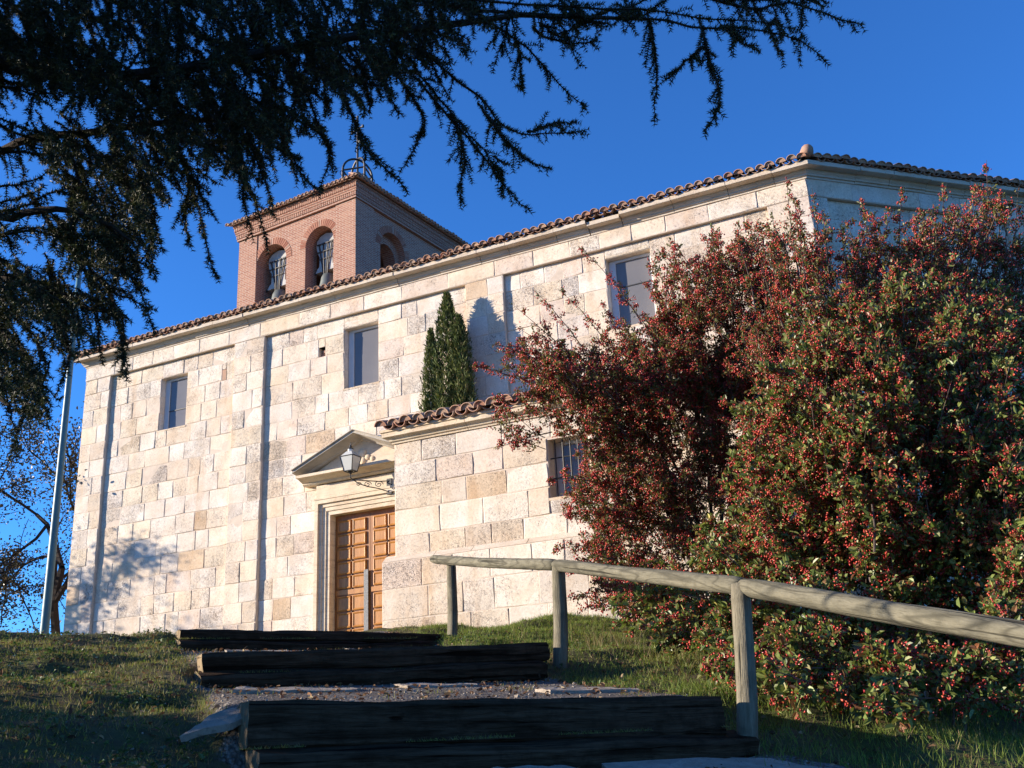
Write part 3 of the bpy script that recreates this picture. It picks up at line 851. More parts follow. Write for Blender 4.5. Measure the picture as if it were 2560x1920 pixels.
# door leaves with raised panels
YD = .20
rows = [3.93, 3.68, 3.43, 3.18, 2.93, 2.68, 2.58, 2.29, 2.00, 1.71, 1.42]
for sgn in (-1, 1):
    a, b = (ol+.004, DC-.004) if sgn < 0 else (DC+.004, orr-.004)
    lf = MB(); lf.box(a, b, YD, YD+.06, zl(1.40), zl(LT)-.004)
    leaf = lf.build('door_leaf', DOORDARK, church)
    st = MB()
    w = b - a; m_ = .05 if sgn < 0 else .03
    cols = [(a+.06, a+w/2-.02), (a+w/2+.02, b-.075)] if sgn < 0 else [(a+.075, a+w/2-.02), (a+w/2+.02, b-.06)]
    for r in range(len(rows)-1):
        zt, zb = rows[r], rows[r+1]
        if zt - zb < .15: 
            k = MB(); k.box(a+.03, b-.03, YD-.022, YD+.01, zl(zb)+.008, zl(zt)-.008); k.build('lock_rail', DOORWOOD, leaf); continue
        for (u, v_) in cols:
            mb = MB(); x0, x1, z0, z1 = u, v_, zl(zb)+.016, zl(zt)-.016; e = .035
            yb, yf = YD+.004, YD-.030
            vv = [(x0, yb, z0), (x1, yb, z0), (x1, yb, z1), (x0, yb, z1), (x0, yf+.006, z0), (x1, yf+.006, z0), (x1, yf+.006, z1), (x0, yf+.006, z1),
                  (x0+.014, yf, z0+.014), (x1-.014, yf, z0+.014), (x1-.014, yf, z1-.014), (x0+.014, yf, z1-.014),
                  (x0+e, yf+.012, z0+e), (x1-e, yf+.012, z0+e), (x1-e, yf+.012, z1-e), (x0+e, yf+.012, z1-e)]
            ff = [(12,13,14,15)]
            for k in range(4):
                n = (k+1) % 4
                ff += [(k, n, 4+n, 4+k), (4+k, 4+n, 8+n, 8+k), (8+k, 8+n, 12+n, 12+k)]
            mb.add(vv, ff); mb.build('panel', DOORWOOD, leaf)
        # stud at the crossing
        sd = MB(); xx = (cols[0][1]+cols[1][0])/2
        sd.lathe([(.018, 0), (.016, .012), (.008, .02), (0.0005, .022)], 8)
        sdo = sd.build('stud', IRON, leaf, loc=(xx, YD-.002, zl(zb)), rot=(math.pi/2, 0, 0))
    if sgn < 0:
        sp_ = MB(); sp_.box(b-.10, b-.012, YD-.045, YD-.03, zl(1.5), zl(2.98)); sp_.build('steel_plate', STEEL, leaf)
        kn = MB(); kn.lathe([(.006, 0), (.006, .03), (.024, .036), (.028, .05), (.018, .064), (.0005, .066)], 12); kn.build('door_knob', STEEL, leaf, loc=(a+w/2-.16, YD-.03, zl(1.72)), rot=(math.pi/2, 0, 0), smooth=True)
sw = MB(); sw.box(ol-.02, orr+.02, .01, .5, zl(1.25), zl(1.40)); sw.build('threshold', CORNICE, church)

# ------------------------------------------------------------------ the annex in front of the nave wall
AOFF = 2.7
an = ch_world(3.40, -AOFF, 1.45)
annex = empty('stone_annex', (an[0], an[1], 1.45), math.radians(64.2 - 90.0))
tag(annex, 'low limestone annex with terracotta eave tiles and barred window beside the door', 'annex')
ZA = 1.45
am = []
ALEN, ADEP = 5.2, 1.55
AC = [4.18, 3.86, 3.53, 3.19, 2.82, 2.46]
AC2 = [2.46, 2.08, 1.66, 1.28, 1.0]
AW = (2.43, 3.03, 3.03, 3.84)
zb_save = ZB
ZB = ZA
wall_region(0, ALEN, 0.0, AC, [AW], 'annex', am, wmin=.38, wmax=.82)
wall_region(-.16, ALEN, -.10, AC2, [], 'annex', am, wmin=.45, wmax=.9)
wa = MB()
for (u, v, y0, y1, z0, z1, T) in am: wa.box(u, v, y0, y1, z0, z1)
poly_prism(wa, [(0.0, .24), (ALEN, .24), (ALEN, ADEP), (0.0, ADEP)], -.6, 4.3-ZA)
annex_wall = wa.build('wall', MORTAR, annex)
# bevelled top of the plinth
pl = MB(); x = -.16
for (a, b) in split(-.16, ALEN, .5, .95):
    m = MB(); m.prism([(-.098, 2.462-ZA), (.02, 2.56-ZA), (.02, 2.462-ZA)], a+.005, b-.005)
    m.build('plinth_cap', CORNICE, annex)
ap = [(.06, 4.18), (-.02, 4.18), (-.025, 4.205), (-.05, 4.215), (-.06, 4.24), (-.10, 4.265), (-.13, 4.27), (-.13, 4.335), (-.15, 4.34), (-.15, 4.375), (.06, 4.38)]
ac = MB(); ac.box(.0, ALEN, .062, .3, 4.18-ZA, 4.37-ZA); acorn = ac.build('cornice', MORTAR, annex)
cornice_run(annex, ap, 0.0, ALEN, ZA, WARM, m0=1.0, wmin=.9, wmax=1.5, holder=acorn)
# return of the cornice on the left end
def TL(s, y, z): return (y, s, z)
def TLn(s, y, z): return (y, ADEP - s, z)
cornice_run(annex, ap, 0.0, ADEP, ZA, WARM, T=TLn, m1=1.0, wmin=.9, wmax=1.6, holder=acorn)
az_ = 4.39 - ZA
aroof = roof_sheet('roof', [((-.12, .10, az_+.10), (ALEN+.1, .10, az_+.10), (ALEN+.1, ADEP+.1, az_+.62), (-.12, ADEP+.1, az_+.62))], .205, .04, annex, TILE)
eave_row(aroof, -.06, ALEN, -.24, az_-.02, .205, sc=1.15)
window(annex, AW[0], AW[1], AW[2], AW[3], 0.0, .20, bars=())
gr = MB()
for k in range(5):
    x = AW[0] + .08 + k*(AW[1]-AW[0]-.16)/4; gr.tube([(x, .09, AW[2]-ZA+.0), (x, .09, AW[3]-ZA)], .010, 6)
for z in (.28, .56): gr.tube([(AW[0], .092, AW[2]-ZA+z), (AW[1], .092, AW[2]-ZA+z)], .009, 6)
gr.build('window_grille', IRON, annex)
ZB = zb_save

# stones: the largest in view become parts of their own, the rest one mesh
def stone_score(st):
    s, y, z, T = st[4]
    if st[0] == 'church':
        q = T(s, y, z) if T else (s, y, z)
        w = ch_world(q[0], q[1], q[2])
        base = P0
    else:
        w = ch_world(3.40 + s, -AOFF + y, z)
    p = proj(w)
    xs = [v[0] for v in st[1]]; zs = [v[2] for v in st[1]]
    area = (max(xs)-min(xs))*(max(zs)-min(zs))/(w[1]**2)
    vis = 0 < p[0] < 2560 and 0 < p[1] < 1590
    if p[0] > 1330 and p[1] > 900 - (p[0]-1330)*.45: area *= .15      # behind the bushes
    if st[0] == 'church' and T is None and s > 3.9 and z < 4.6: area *= .05         # behind the annex
    return area if vis else 0
for key, holder in (('church', church_wall), ('annex', annex_wall)):
    L = [st for st in STONES if st[0] == key]
    L.sort(key=lambda st: -stone_score(st))
    cap = 290
    for st in L[:cap]:
        mb = MB(); mb.add(st[1], st[2], st[3]); mb.build('stone', STONE, holder)
    if L[cap:]:
        mb = MB()
        for st in L[cap:]: mb.add(st[1], st[2], st[3])
        tag(mb.build('stonework', STONE, holder), kind='stuff')

# ------------------------------------------------------------------ wall lantern on a scrolled bracket (mounted above the door)
lw = ch_world(1.42, -.02, 4.44)
lantern = empty('wall_lantern', tuple(lw), math.radians(64.2 - 90))
tag(lantern, 'black iron lantern with frosted glass on a scrolled bracket above the door', 'lantern')
br = MB(); LO = -.44                       # lantern hangs forward of the wall
tipx = -.36
br.tube([(.16, -.02, .0), (0, -.08, .0), (tipx+.02, LO, .01)], .009, 6)
br.tube([(.16, -.02, -.20), (.0, -.10, -.13), (-.14, -.22, -.10), (-.26, -.34, -.05), (tipx, LO, .05), (tipx, LO, .14)], .009, 6)
for (c, r, turns) in ((.02, .062, 1.6), (-.13, .052, 1.5), (-.25, .036, 1.3)):
    pts = []
    for t in np.linspace(0, turns*2*math.pi, 26):
        rr = r*(1 - t/(turns*2*math.pi)*.85)
        u = c + rr*math.cos(t); f_ = (.16-u)/(.16-tipx)
        pts.append((u, -.02 + (LO+.02)*f_, -.065 + rr*math.sin(t)))
    br.tube(pts, .007, 5)
br.build('bracket', IRON, lantern)
pl = MB(); pl.box(.11, .21, -.02, .02, -.24, .04); pl.build('wall_plate', IRON, lantern)
def frustum(mb, cx, cy, z0, r0, z1, r1, n=4, rot=math.pi/4):
    v = []
    for (z, r) in ((z0, r0), (z1, r1)):
        for k in range(n): v.append((cx+r*math.cos(2*math.pi*k/n+rot), cy+r*math.sin(2*math.pi*k/n+rot), z))
    mb.add(v, [(k, (k+1) % n, n+(k+1) % n, n+k) for k in range(n)] + [tuple(range(n-1, -1, -1)), tuple(range(n, 2*n))])
gl = MB(); frustum(gl, tipx, LO, .17, .115, .42, .185); gl.build('glass_body', LAMPGLASS, lantern)
fr = MB()
for k in range(4):
    a = 2*math.pi*k/4 + math.pi/4
    fr.tube([(tipx+.117*math.cos(a), LO+.117*math.sin(a), .165), (tipx+.188*math.cos(a), LO+.188*math.sin(a), .425)], .008, 5)
for (z, r) in ((.165, .118), (.425, .19)):
    fr.tube([(tipx+r*math.cos(2*math.pi*k/4+math.pi/4), LO+r*math.sin(2*math.pi*k/4+math.pi/4), z) for k in range(5)], .009, 5)
fr.tube([(tipx, LO, .12), (tipx, LO, .165)], [.02, .05], 8)
fr.build('lantern_frame', IRON, lantern)
tp = MB(); frustum(tp, tipx, LO, .43, .18, .52, .075); frustum(tp, tipx, LO, .522, .05, .56, .05, 8); tp.build('glass_top', LAMPGLASS, lantern)
fi = MB(); fi.lathe([(.05, .56), (.055, .575), (.02, .60), (.026, .62), (.012, .64), (.008, .68), (.0005, .70)], 8, tipx, LO); fi.build('finial', IRON, lantern)

# ------------------------------------------------------------------ brick bell tower behind the nave
TWA = math.radians(59.0)
TC = at(890, 689, 30.0)
TZ = 1.5
TWL, TWD = 5.25, 6.4
tower = empty('bell_tower', (TC[0], TC[1], TZ), TWA - math.pi/2)
tag(tower, 'square red brick bell tower with arched openings and corbelled cornice behind nave', 'bell tower')
tX = np.array([math.sin(TWA), -math.cos(TWA), 0]); tY = np.array([math.cos(TWA), math.sin(TWA), 0])
def tw(z): return z - TZ
def uvmesh(name, V, F, UV, mat, parent, smooth=False):
    me = bpy.data.meshes.new(name); me.from_pydata(V, [], F)
    l = me.uv_layers.new(name='UVMap'); k = 0
    for f, u in zip(me.polygons, UV):
        for li, q in zip(f.loop_indices, u): l.data[li].uv = q
    me.materials.append(mat); me.update()
    return link_mesh(name, me, mat, parent)
def wallmap(face):
    if face == 'L': return lambda u, d, z: (u, d, z)
    if face == 'R': return lambda u, d, z: (-d, u, z)
    if face == 'B': return lambda u, d, z: (u, TWD - d, z)
    return lambda u, d, z: (-TWL + d, u, z)
class TW:
    def __init__(s): s.V = []; s.F = []; s.U = []
    def poly(s, pts, uvs):
        b = len(s.V); s.V += pts; s.F.append(tuple(range(b, b+len(pts)))); s.U.append(uvs)
    def arch_wall(s, face, u0, u1, z0, z1, ops, d=0.0, rev=.55):
        mp = wallmap(face)
        P = lambda u, z, dd=d: mp(u, dd, tw(z))
        def q(pts, dd=d): s.poly([P(a, b, dd) for a, b in pts], list(pts))
        cur = u0
        for (a, b, zs) in ops:
            q([(cur, z0), (a, z0), (a, z1), (cur, z1)])
            r = (b-a)/2; c = (a+b)/2; n = 16
            arc = [(c - r*math.cos(math.pi*k/n), zs + r*math.sin(math.pi*k/n)) for k in range(n+1)]
            for k in range(n):
                (ax, az), (bx, bz) = arc[k], arc[k+1]
                q([(ax, az), (bx, bz), (bx, z1), (ax, z1)])
            path = [(a, z0)] + arc + [(b, z0)]
            L = 0
            for k in range(len(path)-1):
                (ax, az), (bx, bz) = path[k], path[k+1]; dl = math.hypot(bx-ax, bz-az)
                s.poly([P(ax, az), P(bx, bz), P(bx, bz, d+rev), P(ax, az, d+rev)], [(0, L), (0, L+dl), (rev, L+dl), (rev, L)])
                L += dl
            cur = b
        q([(cur, z0), (u1, z0), (u1, z1), (cur, z1)])
    def box(s, face, u0, u1, d0, d1, z0, z1):
        mp = wallmap(face)
        P = lambda u, dd, z: mp(u, dd, tw(z))
        s.poly([P(u0,d0,z0), P(u1,d0,z0), P(u1,d0,z1), P(u0,d0,z1)], [(u0,z0),(u1,z0),(u1,z1),(u0,z1)])
        s.poly([P(u0,d0,z1), P(u1,d0,z1), P(u1,d1,z1), P(u0,d1,z1)], [(u0,d0),(u1,d0),(u1,d1),(u0,d1)])
        s.poly([P(u0,d1,z0), P(u1,d1,z0), P(u1,d0,z0), P(u0,d0,z0)], [(u0,d1),(u1,d1),(u1,d0),(u0,d0)])
        s.poly([P(u0,d1,z0), P(u0,d0,z0), P(u0,d0,z1), P(u0,d1,z1)], [(d1,z0),(d0,z0),(d0,z1),(d1,z1)])
        s.poly([P(u1,d0,z0), P(u1,d1,z0), P(u1,d1,z1), P(u1,d0,z1)], [(d0,z0),(d1,z0),(d1,z1),(d0,z1)])
body = TW()
OPL = [(-4.42, -3.02, 15.74), (-2.17, -0.95, 15.84)]
OPR = [(1.30, 2.64, 15.85)]
PW = .06       # corner pilasters stand proud by this
body.arch_wall('L', -TWL+.85, -.85, 13.2, 17.05, [(-4.42, -3.02, 15.74), (-2.17, -0.95, 15.84)], d=.0)
body.arch_wall('R', .92, TWD-.85, 13.2, 17.05, OPR, d=.05, rev=.28)
body.arch_wall('R', .92, TWD-.85, 13.2, 17.05, [(1.49, 2.45, 15.72)], d=.33, rev=.5)
body.arch_wall('B', -TWL, 0, 13.2, 17.05, [(-4.4, -3.1, 15.7), (-2.2, -1.0, 15.7)], d=.0)
body.arch_wall('W', 0, TWD, 13.2, 17.05, [], d=.0)
for (a, b) in ((-TWL, -TWL+.85), (-.85, 0)):
    body.box('L', a, b, -.03, .8, 13.2, 17.05)
body.box('R', 0.0, .92, -.004, .8, 13.2, 17.04); body.box('R', TWD-.85, TWD, -.004, .8, 13.2, 17.04)
uvmesh('belfry_wall', body.V, body.F, body.U, BRICK, tower)
shaft = TW()
for fc, u1 in (('L', (-TWL, 0)), ('R', (0, TWD)), ('B', (-TWL, 0)), ('W', (0, TWD))):
    mp = wallmap(fc); a, b = u1
    shaft.poly([mp(a, .01, -1.0), mp(b, .01, -1.0), mp(b, .01, tw(13.2)), mp(a, .01, tw(13.2))], [(a, 0), (b, 0), (b, 12), (a, 12)])
shaft.poly([(-TWL, 0, tw(13.2)), (0, 0, tw(13.2)), (0, TWD, tw(13.2)), (-TWL, TWD, tw(13.2))], [(0,0),(5,0),(5,6),(0,6)])
shaft.poly([(-TWL, 0, tw(17.04)), (0, 0, tw(17.04)), (0, TWD, tw(17.04)), (-TWL, TWD, tw(17.04))], [(0,0),(5,0),(5,6),(0,6)])
uvmesh('shaft', shaft.V, shaft.F, shaft.U, BRICK, tower)
# corbelled cornice: plain courses and two rows of bricks on edge
cz = TW()
def ring(z0, z1, out):
    cz.box('L', -TWL-out, out, -out-.03, .3, z0, z1)
    cz.box('R', -out, TWD+out, -out-.004, .3, z0+.001, z1-.001)
    cz.box('W', -out, TWD+out, -out, .3, z0+.001, z1-.001)
ring(17.00, 17.07, .06); ring(17.22, 17.29, .10); ring(17.29, 17.35, .12); ring(17.50, 17.57, .17)
ring(17.07, 17.22, .045); ring(17.35, 17.50, .105)
cor = uvmesh('cornice', cz.V, cz.F, cz.U, BRICK, tower)
dn = TW()
for (z0, z1, out) in ((17.085, 17.215, .085), (17.36, 17.495, .145)):
    n = int((TWL+2*out)/.085)
    for k in range(n):
        u = -TWL-out + (TWL+2*out)*(k+.5)/n
        dn.box('L', u-.030, u+.030, -out-.03, -out+.10, z0, z1)
    n = int((TWD+2*out)/.085)
    for k in range(n):
        u = -out + (TWD+2*out)*(k+.5)/n
        dn.box('R', u-.030, u+.030, -out-.004, -out+.10, z0, z1)
tag(uvmesh('brick_on_edge', dn.V, dn.F, dn.U, BRICK, cor), kind='stuff')
# voussoirs round the openings
vo = TW()
def arch_ring(face, a, b, zs, d, r_out=.24, n=26):
    mp = wallmap(face); r = (b-a)/2; c = (a+b)/2
    for k in range(n):
        t0 = math.pi*(k+.10)/n; t1 = math.pi*(k+.90)/n
        P = [(c-r*math.cos(t), zs+r*math.sin(t)) for t in (t0, t1)] + [(c-(r+r_out)*math.cos(t), zs+(r+r_out)*math.sin(t)) for t in (t1, t0)]
        vo.poly([mp(u, d-.012, tw(z)) for u, z in P], [(k*.3, .01), (k*.3+.06, .01), (k*.3+.06, .055), (k*.3, .055)])
        for i in range(4):
            (ua, za), (ub, zb) = P[i], P[(i+1) % 4]
            vo.poly([mp(ua, d-.012, tw(za)), mp(ub, d-.012, tw(zb)), mp(ub, d+.02, tw(zb)), mp(ua, d+.02, tw(za))], [(k*.3, .02)]*4)
for (a, b, zs) in OPL: arch_ring('L', a, b, zs, 0.0)
arch_ring('R', 1.30, 2.64, 15.85, .05)
tag(uvmesh('arch_bricks', vo.V, vo.F, vo.U, BRICK, tower), kind='stuff')
# roof
tz = tw(17.60); cxr, cyr = -TWL/2, TWD/2; apexz = tw(18.85)
e = .30
roofq = [((-TWL-e, -e, tz+.05), (e, -e, tz+.05), (cxr, cyr, apexz), (cxr, cyr, apexz)), ((e, -e, tz+.05), (e, TWD+e, tz+.05), (cxr, cyr, apexz), (cxr, cyr, apexz)),
         ((e, TWD+e, tz+.05), (-TWL-e, TWD+e, tz+.05), (cxr, cyr, apexz), (cxr, cyr, apexz)), ((-TWL-e, TWD+e, tz+.05), (-TWL-e, -e, tz+.05), (cxr, cyr, apexz), (cxr, cyr, apexz))]
troof = roof_sheet('roof', roofq, .18, .03, tower, TILE)
eave_row(troof, -TWL-.28, .24, -.37, tz-.04, .185, sc=1.0, slope=math.radians(21))
eave_row(troof, -.30, TWD+.24, -.36, tz-.04, .185, ang=math.pi/2, org=(0, 0), sc=1.0, slope=math.radians(21))
# iron cage and cross on the apex
cg = MB()
Rg = .60
apexz += .22
for k in range(4):
    a = math.pi/4 + k*math.pi/2 + .35
    dx, dy = math.cos(a), math.sin(a)
    cg.tube([(cxr+dx*Rg, cyr+dy*Rg, apexz-.25), (cxr+dx*Rg, cyr+dy*Rg, apexz+1.25)], .045, 6)
    cg.tube([(cxr+dx*Rg*math.cos(t), cyr+dy*Rg*math.cos(t), apexz+1.25+.62*math.sin(t)) for t in np.linspace(0, math.pi/2, 8)], .042, 6)
    b = a + math.pi/2
    for h in (.95, 1.25):
        cg.tube([(cxr+dx*Rg, cyr+dy*Rg, apexz+h), (cxr+math.cos(b)*Rg, cyr+math.sin(b)*Rg, apexz+h)], .036, 5)
    cg.tube([(cxr+dx*Rg, cyr+dy*Rg, apexz+.9), (cxr, cyr, apexz+1.25)], .018, 5)
    pts = [(cxr+dx*(Rg+.02+.09*math.sin(t)), cyr+dy*(Rg+.02+.09*math.sin(t)), apexz+1.12+.10*math.cos(t)) for t in np.linspace(0, 5, 12)]
    cg.tube(pts, .014, 5)
cg.build('iron_cage', IRON, tower)
cs = MB(); zt = apexz+1.87
cs.tube([(cxr, cyr, apexz+.2), (cxr, cyr, zt+1.85)], .042, 8)
cs.tube([(cxr-.30, cyr+.05, zt+1.32), (cxr+.30, cyr-.05, zt+1.32)], .036, 6)
for (x, y, z) in ((cxr-.30, cyr+.05, zt+1.32), (cxr+.30, cyr-.05, zt+1.32), (cxr, cyr, zt+1.85)): cs.tube([(x, y, z-.05), (x, y, z+.05)], .045, 6)
cs.build('cross', IRON, tower)
bl = MB(); bl.lathe([(.0005, -.13), (.07, -.11), (.12, -.05), (.13, 0), (.12, .05), (.07, .11), (.0005, .13)], 14, cxr+.16, cyr-.02)
blo = bl.build('pale_ball', YOKE, tower, smooth=True, loc=(0, 0, zt+.78))

# bells with counterweight yokes
def bell(u, r, ztop, lbl):
    p = np.array([TC[0], TC[1], 0]) + tX*u + tY*.50
    z0 = ztop - 1.02*r*2*.95
    root = empty('church_bell', (p[0], p[1], z0), TWA - math.pi/2)
    tag(root, lbl, 'bell', 'bells in the brick tower')
    h = ztop - z0
    b = MB(); b.lathe([(r*.90, 0.0), (r, .0), (r*.985, .06), (r*.86, .16*h), (r*.70, .36*h), (r*.60, .62*h), (r*.55, .80*h), (r*.44, .93*h), (r*.2, h), (.0005, h*1.005)], 28)
    b.lathe([(r*.90, 0.0), (r*.62, .3*h), (r*.5, .8*h), (.0005, .92*h)], 28)
    b.build('bell_body', BRONZE, root, smooth=True)
    c = MB(); c.tube([(0, 0, h*.85), (0, .0, .02*h)], [.02, .055], 8); c.build('clapper', IRON, root)
    y = MB(); w = r*.98; z = h
    prof = [(-w*.95, z+.06), (-w*.80, z+.20), (-w*.62, z+.26), (-w*.60, z+.62), (-w*.78, z+.75), (-w*.92, z+1.02), (-w*.88, z+1.22), (-w*.55, z+1.37), (0, z+1.44),
            (w*.55, z+1.37), (w*.88, z+1.22), (w*.92, z+1.02), (w*.78, z+.75), (w*.60, z+.62), (w*.62, z+.26), (w*.80, z+.20), (w*.95, z+.06)]
    n = len(prof); t = .15
    vs_ = [(a, -t, bz) for a, bz in prof] + [(a, t, bz) for a, bz in prof]
    y.add(vs_, [(k, (k+1) % n, n+(k+1) % n, n+k) for k in range(n)] + [tuple(range(n-1, -1, -1)), tuple(range(n, 2*n))])
    yk = y.build('yoke', YOKE, root)
    s = MB()
    for (x0, x1) in ((-.10, -w*.62), (-.045, -w*.22), (.045, w*.2), (.10, w*.60)):
        s.tube([(x0, -t-.02, z-.06), (x0*1.2, -t-.03, z+.2), (x1, -t-.03, z+1.05)], .021, 6)
        s.tube([(x1-.07, -t-.035, z+1.06), (x1+.07, -t-.035, z+1.06)], .028, 6)
    s.tube([(-w*.8, -t-.03, z+.78), (w*.8, -t-.03, z+.78)], .022, 6)
    s.tube([(-w*.55, -t-.03, z+.50), (w*.55, -t-.03, z+.50)], .018, 6)
    s.build('strap', IRON, yk)
    ax = MB(); ax.tube([(-r*1.55, 0, z+.14), (r*1.55, 0, z+.14)], .04, 8); ax.build('axle', IRON, root)
bell(-3.72, .52, 14.93, 'bronze bell with grey yoke in the arch nearer the cedar boughs')
bell(-1.58, .47, 14.93, 'bronze bell with grey yoke in the arch nearest the tower corner')

# ------------------------------------------------------------------ pole at the corner of the church
pz = at(112, 1568, 17.0)
pole = empty('flag_pole', (pz[0], pz[1], gz(pz[0], pz[1])))
tag(pole, 'tall slim pale green metal pole standing by the church corner', 'pole')
pb = MB(); n = 9
h0 = -.3
pb.tube([(0.0, 0, h0 + 7.6*k/8) for k in range(9)], [.074 - .0040*k for k in range(9)], 16, cap=True)
pb.build('pole_tube', POLEMAT, pole, smooth=True)
ft = MB(); ft.lathe([(.14, -.2), (.14, .03), (.09, .05), (.083, .12)], 16); ft.build('base_collar', POLEMAT, pole)
tp = MB(); tp.lathe([(.05, 7.3), (.06, 7.32), (.06, 7.36), (.03, 7.42), (.0005, 7.44)], 12); tp.build('cap', POLEMAT, pole)

# ------------------------------------------------------------------ round timber handrail
P = {1: at(1130, 1590, 10.95), 2: at(1400, 1660, 8.45), 3: at(1866, 1868, 6.1)}
T_ = {1: at(1128, 1412, 10.95), 2: at(1396, 1424, 8.45), 3: at(1853, 1482, 6.1)}
_t3 = at(1858, 1466, 6.1); q4 = at(2560, 1588, 4.42); dr = (q4-_t3)/np.linalg.norm(q4-_t3)
T_[4] = _t3 + dr*2.45 - np.array([0, 0, .06]); P[4] = np.array([T_[4][0]+.02, T_[4][1], gz(T_[4][0], T_[4][1])])
fence = empty('timber_handrail', (P[2][0], P[2][1], P[2][2]))
tag(fence, 'weathered round log handrail on posts climbing beside the steps', 'handrail')
org = np.array(P[2])
def log_mesh(name, pts, rads, n, mat, seed, amp=.006, along=14):
    """noisy log along a polyline; local x runs along the log so that grain follows it"""
    pts = [Vector(p) for p in pts]
    a, b = pts[0], pts[-1]
    ax = (b-a).normalized(); rot = ax.to_track_quat('X', 'Z'); inv = rot.inverted()
    L = (b-a).length
    v = []; f = []
    m = max(6, int(L*along))
    for i in range(m+1):
        t = i/m; s = t*(len(pts)-1); k = min(int(s), len(pts)-2)
        c = inv @ (pts[k].lerp(pts[k+1], s-k) - a); r = rads[0] + (rads[1]-rads[0])*t
        for j in range(n):
            th = 2*math.pi*j/n
            q = Vector((c.x*1.4, math.cos(th)*1.2+seed*3, math.sin(th)*1.2))
            rr = r + amp*noise.noise(q) + amp*.5*noise.noise(Vector((c.x*6, math.cos(th)*3+seed, math.sin(th)*3)))
            if i in (0, m): rr *= .9
            ex = .006*noise.noise(Vector((math.cos(th)*2, math.sin(th)*2, seed))) if i in (0, m) else 0
            v.append((c.x+ex, c.y+rr*math.cos(th), c.z+rr*math.sin(th)))
    for i in range(m):
        for j in range(n): f.append((i*n+j, i*n+(j+1) % n, (i+1)*n+(j+1) % n, (i+1)*n+j))
    f.append(tuple(range(n-1, -1, -1))); f.append(tuple(m*n+k for k in range(n)))
    me = bpy.data.meshes.new(name); me.from_pydata(v, [], f)
    me.polygons.foreach_set('use_smooth', np.array([len(p.vertices) == 4 for p in me.polygons], dtype=bool)); me.update()
    o = link_mesh(name, me, mat, fence, loc=tuple(np.array(a)-org)); o.rotation_mode = 'QUATERNION'; o.rotation_quaternion = rot
    return o
POSTX = mat_wood('weathered_post_wood_x', (0.145, 0.130, 0.092), (0.26, 0.235, 0.17), (1.6, 20, 20), rough=0.85, spec=0.12, bump=0.8, crack=True)
for k in (1, 2, 3, 4):
    b = np.array(P[k]); t = np.array(T_[k]); b2 = b + (b-t)*.25; b2[2] = min(b2[2], gz(b[0], b[1])-.15)
    r = .055 if k > 1 else .05
    log_mesh('post', [b2, (b2+t)/2 + np.array([.012, 0, 0]), t + np.array([0, 0, .05])], (r*1.06, r), 20, POSTX, k*2.3)
RR = .050
tops = {k: np.array(T_[k]) + np.array([0, 0, RR*.86]) for k in T_}
endp = at(1084, 1398, 11.15)
def seg(a, b, ra, rb, sd, sag=0.0):
    m = (np.array(a)+np.array(b))/2 - np.array([0, 0, sag])
    log_mesh('rail', [a, m, b], (ra, rb), 26, RAIL, sd, amp=.006, along=12)
tops[1] = at(1128, 1400, 10.95); tops[2] = at(1390, 1412, 8.45); tops[3] = at(1858, 1466, 6.1)
seg(endp, tops[2], .046, .049, 1.0, .012)
seg(tops[2]+(tops[2]-tops[3])/np.linalg.norm(tops[2]-tops[3])*-.004, tops[3], .048, .052, 5.0, .004)
seg(tops[3]+dr*.006, tops[3]+dr*2.6, .053, .055, 9.0, .0)

# ------------------------------------------------------------------ foliage helpers
def unit(a):
    return a / np.maximum(np.linalg.norm(a, axis=-1, keepdims=True), 1e-9)
def rvec(n): return unit(rng.normal(size=(n, 3)))
def leaf_arrays(pos, d, nrm, L, Wd, fold=.25, simple=False):
    """six-point folded leaves -> verts, tris"""
    n = len(pos); d = unit(d); s = unit(np.cross(d, nrm)); u = np.cross(s, d)
    L = L[:, None]; Wd = Wd[:, None]
    curl = rng.uniform(-.12, .25, (n, 1))
    P0_ = pos; P5 = pos + d*L - u*L*curl
    if simple:
        a1 = pos + d*L*.5 - u*L*curl*.2 + u*Wd*fold
        V = np.stack([P0_, a1 - s*Wd*.52, P5, a1 + s*Wd*.52], 1)
        T = (np.array([[0, 2, 1], [0, 3, 2]])[None] + (np.arange(n)*4)[:, None, None]).reshape(-1, 3)
        return V.reshape(-1, 3), T
    a1 = pos + d*L*.32; a2 = pos + d*L*.70 - u*L*curl*.4
    V = np.stack([P0_, a1 - s*Wd*.48 + u*Wd*fold, a2 - s*Wd*.42 + u*Wd*fold, P5, a2 + s*Wd*.42 + u*Wd*fold, a1 + s*Wd*.48 + u*Wd*fold], 1)
    T = np.array([[0, 3, 2], [0, 2, 1], [0, 5, 4], [0, 4, 3]])
    T = (T[None] + (np.arange(n)*6)[:, None, None]).reshape(-1, 3)
    return V.reshape(-1, 3), T
_OCT = np.array([[1,0,0],[-1,0,0],[0,1,0],[0,-1,0],[0,0,1],[0,0,-1]], float)
_OCTF = np.array([[0,2,4],[2,1,4],[1,3,4],[3,0,4],[2,0,5],[1,2,5],[3,1,5],[0,3,5]])
_TET = np.array([[1,1,1],[1,-1,-1],[-1,1,-1],[-1,-1,1]], float)/math.sqrt(3)
_TETF = np.array([[0,1,2],[0,3,1],[0,2,3],[1,3,2]])
